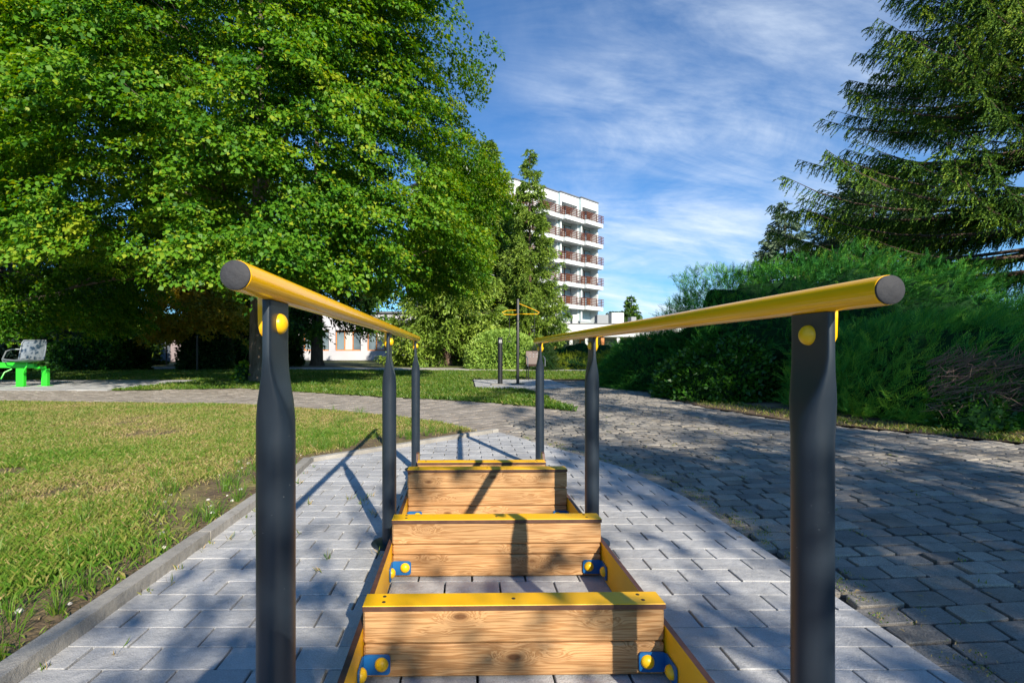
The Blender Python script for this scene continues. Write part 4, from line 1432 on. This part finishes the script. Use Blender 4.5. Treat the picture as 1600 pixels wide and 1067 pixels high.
for b in range(NB):
    for f in range(5):
        zf = 7.2 + f * FH
        xl = -(b + 1) * BW + .30
        if win_src is None:
            mb = MB()
            mb.box(0, 3.2, 1.0, 1.097, 0, 2.3)
            win_src = mb.build("window", BRWOOD, tower)
            mb = MB(); mb.box(.10, .95, .96, .998, .12, 2.2, 0); mb.box(1.05, 1.55, .96, .998, .12, 2.2, 1); mb.box(1.85, 3.1, .96, .998, .12, 2.2, 0)
            mb.build("pane", [GLASS, CURTAIN], win_src)
            w_ = win_src
        else:
            w_ = win_src.copy(); COL.objects.link(w_)
            for ch in win_src.children:
                c = ch.copy(); COL.objects.link(c); c.parent = w_
        w_.location = (xl + .10, STP * b, zf)
        if bal_src is None:
            mb = MB()
            mb.box(-.42, BW - .50, -.85, -.002, -.50, 0.02)
            mb.box(-.16, BW - .77, -.001, .95, -.25, 0.01)
            bal_src = mb.build("balcony", WHITE, tower)
            mb = MB()
            for i in range(5):
                if i == 4 or i % 2 == 0 or True:
                    mb.box(-.46, BW - .48, -.96, -.91, .10 + i * .22, .20 + i * .22)
                    mb.box(-.46, -.41, -.905, -.02, .10 + i * .22, .20 + i * .22)
            for xx in (-.38, .75, 1.9, 3.0):
                mb.box(xx, xx + .09, -.905, -.84, .021, 1.09)
            mb.build("railing", BRWOOD, bal_src)
            mb = MB(); mb.box(-.28, .62, -.82, -.77, .13, 1.0); mb.build("timber_panel", ORWOOD, bal_src)
            b_ = bal_src
        else:
            b_ = bal_src.copy(); COL.objects.link(b_)
            for ch in bal_src.children:
                c = ch.copy(); COL.objects.link(c); c.parent = b_
        b_.location = (xl + .15, STP * b, zf)
for b in range(NB):
    mb = MB(); x0 = -(b + 1) * BW + .4
    mb.box(x0, x0 + 3.2, STP * b + .42, STP * b + .498, 3.6, 5.0, 0); mb.build("shopfront_window", CURTAIN, tower)

# annex in front of the tower: white fascia on posts, timber front, roof boxes
ann = empty("terrace_annex", (8.2, 46, 0))
tag(ann, "low white-fronted annex with timber doors behind the golden bushes", "building")
mb = MB(); mb.box(0, 34, 2.6, 12, 0, 3.3); mb.build("wall", WHITE, ann)
mb = MB(); mb.box(-.3, 34.3, 0, 12.3, 2.35, 3.55, 0); mb.build("fascia", WHITE, ann)
mb = MB(); mb.box(-.35, 34.35, -.06, 12.4, 3.552, 3.62); mb.build("roof", ROOFM, ann)
for i in range(12):
    mb = MB(); mb.box(.2 + i * 1.5, .5 + i * 1.5, .2, .5, 0, 2.348); mb.build("column", WHITE if i % 3 else ORWOOD, ann)
for i in range(7):
    mb = MB(); mb.box(.8 + i * 2.4, 2.2 + i * 2.4, 2.50, 2.597, .1, 2.2); d_ = mb.build("door", ORWOOD if i % 2 else GLASS, ann)
    mb = MB(); mb.box(.95 + i * 2.4, 1.45 + i * 2.4, 2.45, 2.497, .3, 2.05); mb.build("pane", GLASS if i % 2 else CURTAIN, d_)
for i, (x_, w_, h_) in enumerate(((2.2, .5, .9), (4.6, 1.1, .9), (6.0, 1.2, 1.1), (6.9 + 1.0, .5, .7))):
    mb = MB(); mb.box(x_, x_ + w_, 1.2, 2.2, 3.622, 3.622 + h_, c=.03); mb.build("roof_vent", GREYW if i % 2 else WHITE, ann)

# low building with orange window frames behind the lindens
lowb = empty("low_building", (-29, 54, 0))
tag(lowb, "long pale low building with orange framed windows behind the spruce trunks", "building")
mb = MB(); mb.box(0, 25, 0, 4, 0, 1.05, 0); mb.box(0, 25, 0, 4, 3.35, 5.2, 0); mb.box(0, 25, .6, 3.9, 1.05, 3.35, 0)
for i in range(8):
    mb.box(i * 3.55 - .35 if i else 0, i * 3.55 + .35, 0, .598, 1.052, 3.348, 0)
mb.build("wall", BLUEW, lowb)
mb = MB(); mb.box(-.2, 25.2, -.25, 4.2, 5.202, 5.4); mb.build("roof", ROOFM, lowb)
for i in range(7):
    x_ = i * 3.55 + .352
    mb = MB()
    for k in (0, .93, 1.86, 2.76):
        mb.box(x_ + k, x_ + k + .09, .32, .42, 1.06, 3.34)
    mb.box(x_ + .09, x_ + 2.76, .33, .41, 1.06, 1.17); mb.box(x_ + .09, x_ + 2.76, .33, .41, 3.2, 3.34)
    w_ = mb.build("window", ORWOOD, lowb)
    mb = MB()
    for k in range(3):
        mb.box(x_ + .1 + k * .93, x_ + .91 + k * .93, .45, .5, 1.18, 3.19, k % 2)
    mb.build("pane", [GLASS, CURTAIN], w_)

# slate and mauve service building far left
svc = empty("service_building", at(206, 46))
tag(svc, "small slate and mauve service building with a pale door", "building")
mb = MB(); mb.box(0, .55, .05, 5, 0, 2.75); mb.box(.55, 11.5, 5.01, 5.2, 0, 2.7); mb.box(.552, 3.6, 0, 5, 0, 2.8, 0); mb.build("wall", SLATE, svc)
mb = MB(); mb.box(3.6, 14, .1, 5, 0, 2.75); mb.build("side_wall", MAUVE, svc)
mb = MB(); mb.box(.08, 1.15, -.06, -.003, .05, 2.3, c=.02); d_ = mb.build("door", PALEG, svc)
mb = MB(); mb.box(.72, .80, -.09, -.062, 1.0, 1.5); mb.build("pane", GLASS, d_)
mb = MB(); mb.box(-.3, 14.3, -.3, 5.4, 2.81, 3.3); mb.build("roof", WHITE, svc)

# ------------------------------------------------------------------ pulley post, lamp bollard, armchair
b0 = at(809, 13.1)
pp = empty("pulley_post", b0)
tag(pp, "tall black outdoor gym post with yellow overhead arms and hanging hand grips", "gym post")
mb = MB(); mb.tube([(0, 0, .01), (0, 0, 2.28), (0, 0, 2.29)], [.042, .042, .036], 16); mb.build("pole", BLACK, pp, True)
mb = MB(); mb.tube([(0, 0, .005), (0, 0, .02)], [.19, .19], 24); mb.build("base_plate", BLACK, pp)
mb = MB()
mb.tube([(.03, 0, 2.17), (.45, -.1, 1.98), (.56, -.12, 1.92), (.50, -.3, 1.86), (.1, -.32, 1.86), (-.05, -.04, 1.88)], .008, 8)
mb.build("yellow_arm", YEL_RAIL, pp, True)
mb = MB()
mb.tube([(-.03, 0, 1.99), (-.28, .12, 1.99), (-.42, .1, 1.93), (-.40, -.2, 1.86), (-.03, -.05, 1.86)], .008, 8)
mb.build("yellow_arm", YEL_RAIL, pp, True)
for (x_, zt, zb) in ((-.235, 1.9, 1.34), (.44, 1.95, 1.05)):
    mb = MB(); mb.tube([(x_, -.1, zt), (x_, -.1, zb)], .006, 6)
    ca = mb.build("cord", BLACK, pp)
    mb = MB(); mb.tube([(x_, -.1, zb), (x_ - .07, -.1, zb - .17), (x_ - .05, -.1, zb - .20), (x_ + .05, -.1, zb - .20), (x_ + .07, -.1, zb - .17), (x_, -.1, zb)], .009, 8)
    mb.build("hand_grip", BLACK, ca, True)

b0 = at(781.5, 12.75)
bo = empty("lamp_bollard", b0)
tag(bo, "black cylindrical bollard lamp with louvred head left of the pulley post", "bollard lamp")
mb = MB(); mb.tube([(0, 0, .03), (0, 0, 1.10)], .064, 20); mb.build("column", BLACK, bo, True)
mb = MB(); mb.tube([(0, 0, 1.101), (0, 0, 1.19)], .052, 20); mb.build("lens", LAMPG, bo, True)
mb = MB(); mb.tube([(0, 0, 1.192), (0, 0, 1.235), (0, 0, 1.245)], [.066, .066, .055], 20)
for i in range(8):
    a = i * math.pi / 4
    mb.box(-.004, .004, .052, .066, 1.101, 1.191, M=Matrix.Rotation(a, 4, 'Z'))
mb.build("lamp_head", BLACK, bo, True)
mb = MB(); mb.box(-.24, .24, -.16, .16, 0.001, .03, c=.01); mb.build("foot_slab", KERBM, bo)

b0 = at(837, 15.2)
ch = empty("armchair", b0)
tag(ch, "brown slatted outdoor armchair with a curved grey armrest beside the pulley post", "armchair")
mb = MB()
for i in range(5):
    z0 = .42 + .012
    mb.box(-.27, .23, .18 - i * .1, .27 - i * .1, z0, z0 + .03, c=.008)
mb.build("seat", BRPLAST, ch)
Mt = Matrix.Translation((0, .25, .47)) @ Matrix.Rotation(R(-10), 4, 'X')
mb = MB()
mb.box(-.27, .23, 0, .025, 0, .44, c=.012, M=Mt)
bk = mb.build("backrest", BRPLAST, ch)
mb = MB()
for i in range(3):
    for j in range(2):
        mb.box(-.15 + i * .11, -.12 + i * .11, -.003, -.001, .24 + j * .08, .262 + j * .08, M=Mt)
mb.build("slots", GREYW, bk)
for (x_, y_) in ((-.25, .22), (.21, .22), (-.25, -.22), (.21, -.22)):
    mb = MB(); mb.tube([(x_, y_, 0), (x_, y_, .43)], .014, 8); mb.build("leg", BLACK, ch, True)
for x_ in (-.28, .25):
    mb = MB(); mb.tube([(x_, .26, .72), (x_, .1, .73), (x_, -.2, .68), (x_, -.27, .60), (x_, -.25, .43)], .016, 8); mb.build("armrest", STEEL, ch, True)

# thin sapling stake and dark post seen under the trees
for (px, z, h, lb) in ((260, 34, 1.6, "short dark park post in front of the mauve wall"), (308, 22.5, 1.6, "thin dark post at the foot of the yellowing tree")):
    b0 = at(px, z)
    e = empty("park_post", b0); tag(e, lb, "post")
    mb = MB(); mb.tube([(0, 0, 0), (0, 0, h)], .045, 10); mb.build("shaft", BLACK, e, True)
    mb = MB(); mb.tube([(0, 0, h + .001), (0, 0, h + .03), (0, 0, h + .05)], [.06, .06, .02], 10); mb.build("top_cap", BLACK, e, True)

# ------------------------------------------------------------------ green exercise machine on the left
b0 = at(45, 12.2)
gm = empty("exercise_machine", b0)
tag(gm, "bright green outdoor exercise machine with a perforated steel seat", "exercise machine")
mb = MB(); mb.box(-2.2, .10, .02, .14, .46, .57, c=.012); mb.box(-2.2, -.06, .021, .139, .5705, .60, c=.01)
mb.box(.101, .33, .02, .14, .44, .50, c=.012); mb.build("beam", GREEN, gm)
for (x_, w_, d_, h_) in ((-.24, .19, -.12, .46), (.20, .15, .10, .44), (-1.9, .17, 0, .46)):
    mb = MB(); mb.box(x_, x_ + w_, d_ + .015, d_ + .12, .012, h_ - .002, c=.012); mb.box(x_ - .05, x_ + w_ + .05, d_ - .03, d_ + .16, .001, .011)
    mb.build("leg", GREEN, gm)
# seat: curved shell, backrest and pan in one sheet with a rim
mb = MB(); prof = [(-.33, .66), (-.26, .63), (-.05, .62), (.08, .64), (.15, .72), (.19, .90), (.23, 1.10), (.25, 1.16)]
K = 9
V = []
for (yy, zz) in prof:
    for k in range(K):
        u = k / (K - 1) * 2 - 1
        V.append((u * .315 * (.86 if zz > 1.15 else (.97 if zz > 1.05 else 1)), yy - .05 * u * u * (1 if zz > .7 else 0) - .02, zz + .03 * u * u * (1 if zz <= .7 else 0)))
Fs = [(j * K + k, j * K + k + 1, (j + 1) * K + k + 1, (j + 1) * K + k) for j in range(len(prof) - 1) for k in range(K - 1)]
b2 = len(V)
mb.add(V, Fs); mb.add([(x, y + .012, z - .012) for x, y, z in V], [f[::-1] for f in Fs])
seat = mb.build("seat", STEEL, gm, True)
mb = MB()
ring = [V[j * K] for j in range(len(prof))] + [V[(len(prof) - 1) * K + k] for k in range(1, K)] + [V[j * K + K - 1] for j in range(len(prof) - 2, -1, -1)] + [V[k] for k in range(K - 2, -1, -1)]
mb.tube([(x, y - .004, z) for x, y, z in ring], .018, 8); mb.build("seat_rim", STEEL, seat, True)
mb = MB(); mb.tube([(-.33, .2, .93), (-.52, .1, .93), (-.57, .0, .88), (-.57, -.1, .68), (-.50, -.15, .62), (-.30, -.2, .62)], .017, 8); mb.build("side_handle", STEEL, gm, True)
mb = MB(); mb.tube([(.05, -.1, .60), (.05, -.12, .50), (.0, -.14, .40), (-.02, -.14, .33)], .016, 8); mb.build("support_arm", GREEN, gm, True)
mb = MB(); mb.tube([(-.33, -.1, .44), (-.42, -.2, .36), (-.46, -.25, .2)], .014, 8); mb.build("pedal_arm", GREEN, gm, True)
mb = MB(); mb.box(-.95, -.62, -.3, -.1, .12, .17, c=.02); mb.box(-.80, -.76, -.2, .02, .171, .459, c=.005); mb.build("foot_rest", STEEL, gm)

# ------------------------------------------------------------------ the photographer, kneeling behind the lens (shadow falls on the pavers)
SKIN = noisy("skin", (.46, .26, .18), (.52, .31, .22), 14, .55)
SHIRT = noisy("cotton_shirt", (.10, .13, .19), (.13, .16, .23), 30, .9)
JEANS = noisy("denim", (.04, .06, .11), (.06, .08, .14), 60, .9)
SHOE = noisy("shoe", (.05, .045, .04), (.08, .07, .06), 20, .7)
HAIR = noisy("dark_hair", (.02, .014, .01), (.04, .028, .02), 40, .7)
nodes = {
    "pelvis": ((-.10, -.66, .30), .135), "spine": ((-.09, -.60, .46), .120), "chest": ((-.07, -.52, .62), .135), "neck": ((-.04, -.43, .755), .055),
    "jaw": ((-.015, -.355, .815), .062), "head": ((0, -.325, .885), .088), "crown": ((0, -.335, .945), .06), "nose": ((.0, -.235, .865), .016),
    "sl": ((-.22, -.50, .665), .062), "el": ((-.34, -.33, .53), .045), "wl": ((-.13, -.17, .69), .028), "pl": ((-.065, -.115, .755), .032),
    "sr": ((.09, -.49, .665), .062), "er": ((.25, -.33, .57), .045), "wr": ((.14, -.17, .755), .028), "pr": ((.098, -.10, .815), .030),
    "hl": ((-.19, -.64, .28), .095), "kl": ((-.27, -.26, .43), .066), "al": ((-.26, -.44, .09), .044), "tl": ((-.27, -.27, .045), .038),
    "hr": ((0.0, -.64, .27), .095), "kr": ((.05, -.27, .085), .066), "ar": ((.04, -.68, .075), .044), "tr": ((.04, -.80, .045), .038)}
links = [("pelvis", "spine"), ("spine", "chest"), ("chest", "neck"), ("neck", "jaw"), ("jaw", "head"), ("head", "crown"), ("head", "nose"), ("chest", "sl"), ("sl", "el"),
         ("el", "wl"), ("wl", "pl"), ("chest", "sr"), ("sr", "er"), ("er", "wr"), ("wr", "pr"), ("pelvis", "hl"), ("hl", "kl"), ("kl", "al"), ("al", "tl"),
         ("pelvis", "hr"), ("hr", "kr"), ("kr", "ar"), ("ar", "tr")]
names = list(nodes); vs = [nodes[k][0] for k in names]; rs = [nodes[k][1] for k in names]
es = [(names.index(a), names.index(b)) for a, b in links]
for (pk, sg) in (("pl", 1), ("pr", -1)):
    p = Vector(nodes[pk][0])
    for k in range(5):
        if pk == "pl":
            ch_ = [(.018 * (k - 1.5), .02 + .006 * k, .028), (.020 * (k - 1.5), .045, .040)] if k < 4 else [(-.03, -.01, .03), (-.045, .0, .055)]
        else:
            ch_ = [(-.006, .03, .022 - .018 * k), (-.03, .045, .024 - .018 * k)] if k < 4 else [(-.012, -.028, .0), (-.035, -.034, .01)]
        prev = names.index(pk)
        for q in ch_:
            vs.append(tuple(p + Vector(q))); rs.append(.0088); es.append((prev, len(vs) - 1)); prev = len(vs) - 1
me = bpy.data.meshes.new("person")
me.from_pydata(vs, es, [])
po = bpy.data.objects.new("person_skeleton", me)
COL.objects.link(po)
md = po.modifiers.new("skin", 'SKIN'); md.use_smooth_shade = True
for i_, r_ in enumerate(rs):
    me.skin_vertices[0].data[i_].radius = (r_, r_ * (.88 if i_ < 3 else 1))
me.skin_vertices[0].data[0].use_root = True
sb = po.modifiers.new("sub", 'SUBSURF'); sb.levels = 2; sb.render_levels = 2
dg = bpy.context.evaluated_depsgraph_get()
bm_ = bpy.data.meshes.new_from_object(po.evaluated_get(dg))
bpy.data.objects.remove(po)
bm_.materials.clear()
person = link("person", bm_, [SKIN, SHIRT, JEANS, SHOE])
tag(person, "person kneeling behind the steps in dark blue shirt and jeans, raising a camera", "person")
NV = np.array([nodes[k][0] for k in names])
zone_ = {"pelvis": 2, "spine": 1, "chest": 1, "sl": 1, "sr": 1, "hl": 2, "hr": 2, "kl": 2, "kr": 2, "al": 3, "ar": 3, "tl": 3, "tr": 3}
for p in bm_.polygons:
    c = np.array(p.center)
    k = names[int(np.argmin(((NV - c) ** 2).sum(1)))]
    p.material_index = zone_.get(k, 0)
    p.use_smooth = True
mb = MB()
Vh = []
for j in range(7):
    th = R(-15 + 105 * j / 6)
    for k in range(18):
        ph = k / 18 * 2 * math.pi
        Vh.append((.096 * math.cos(th) * math.cos(ph), -.355 + .108 * math.cos(th) * math.sin(ph), .905 + .09 * math.sin(th)))
mb.add(Vh, [(j * 18 + k, j * 18 + (k + 1) % 18, (j + 1) * 18 + (k + 1) % 18, (j + 1) * 18 + k) for j in range(6) for k in range(18)])
mb.build("hair", HAIR, person, True)
for sg in (-1, 1):
    mb = MB(); mb.dome((sg * .032, -.246, .892), (0, 1, 0), .011, .006, 12, 4); mb.build("eye", WHITE, person, True)
    mb = MB(); mb.dome((sg * .089, -.34, .872), (sg, 0, 0), .024, .014, 12, 4); mb.build("ear", SKIN, person, True)
mb = MB(); mb.tube([(-.02, -.262, .832), (0, -.255, .830), (.02, -.262, .832)], .006, 6); mb.build("mouth", base_mat("lips", (.35, .12, .1), .5)[0], person, True)
camo = empty("hand_camera", (0, -.10, .795)); tag(camo, "black camera held in both hands by the kneeling person", "camera")
mb = MB(); mb.box(-.066, .066, -.045, .030, .0, .085, c=.008); mb.box(-.025, .025, -.04, .025, .0855, .105, c=.006); mb.build("body", BLACK, camo)
mb = MB(); mb.tube([(0, .031, .045), (0, .058, .045), (0, .070, .045)], [.034, .034, .038], 24); mb.build("lens_barrel", BLACK, camo, True)
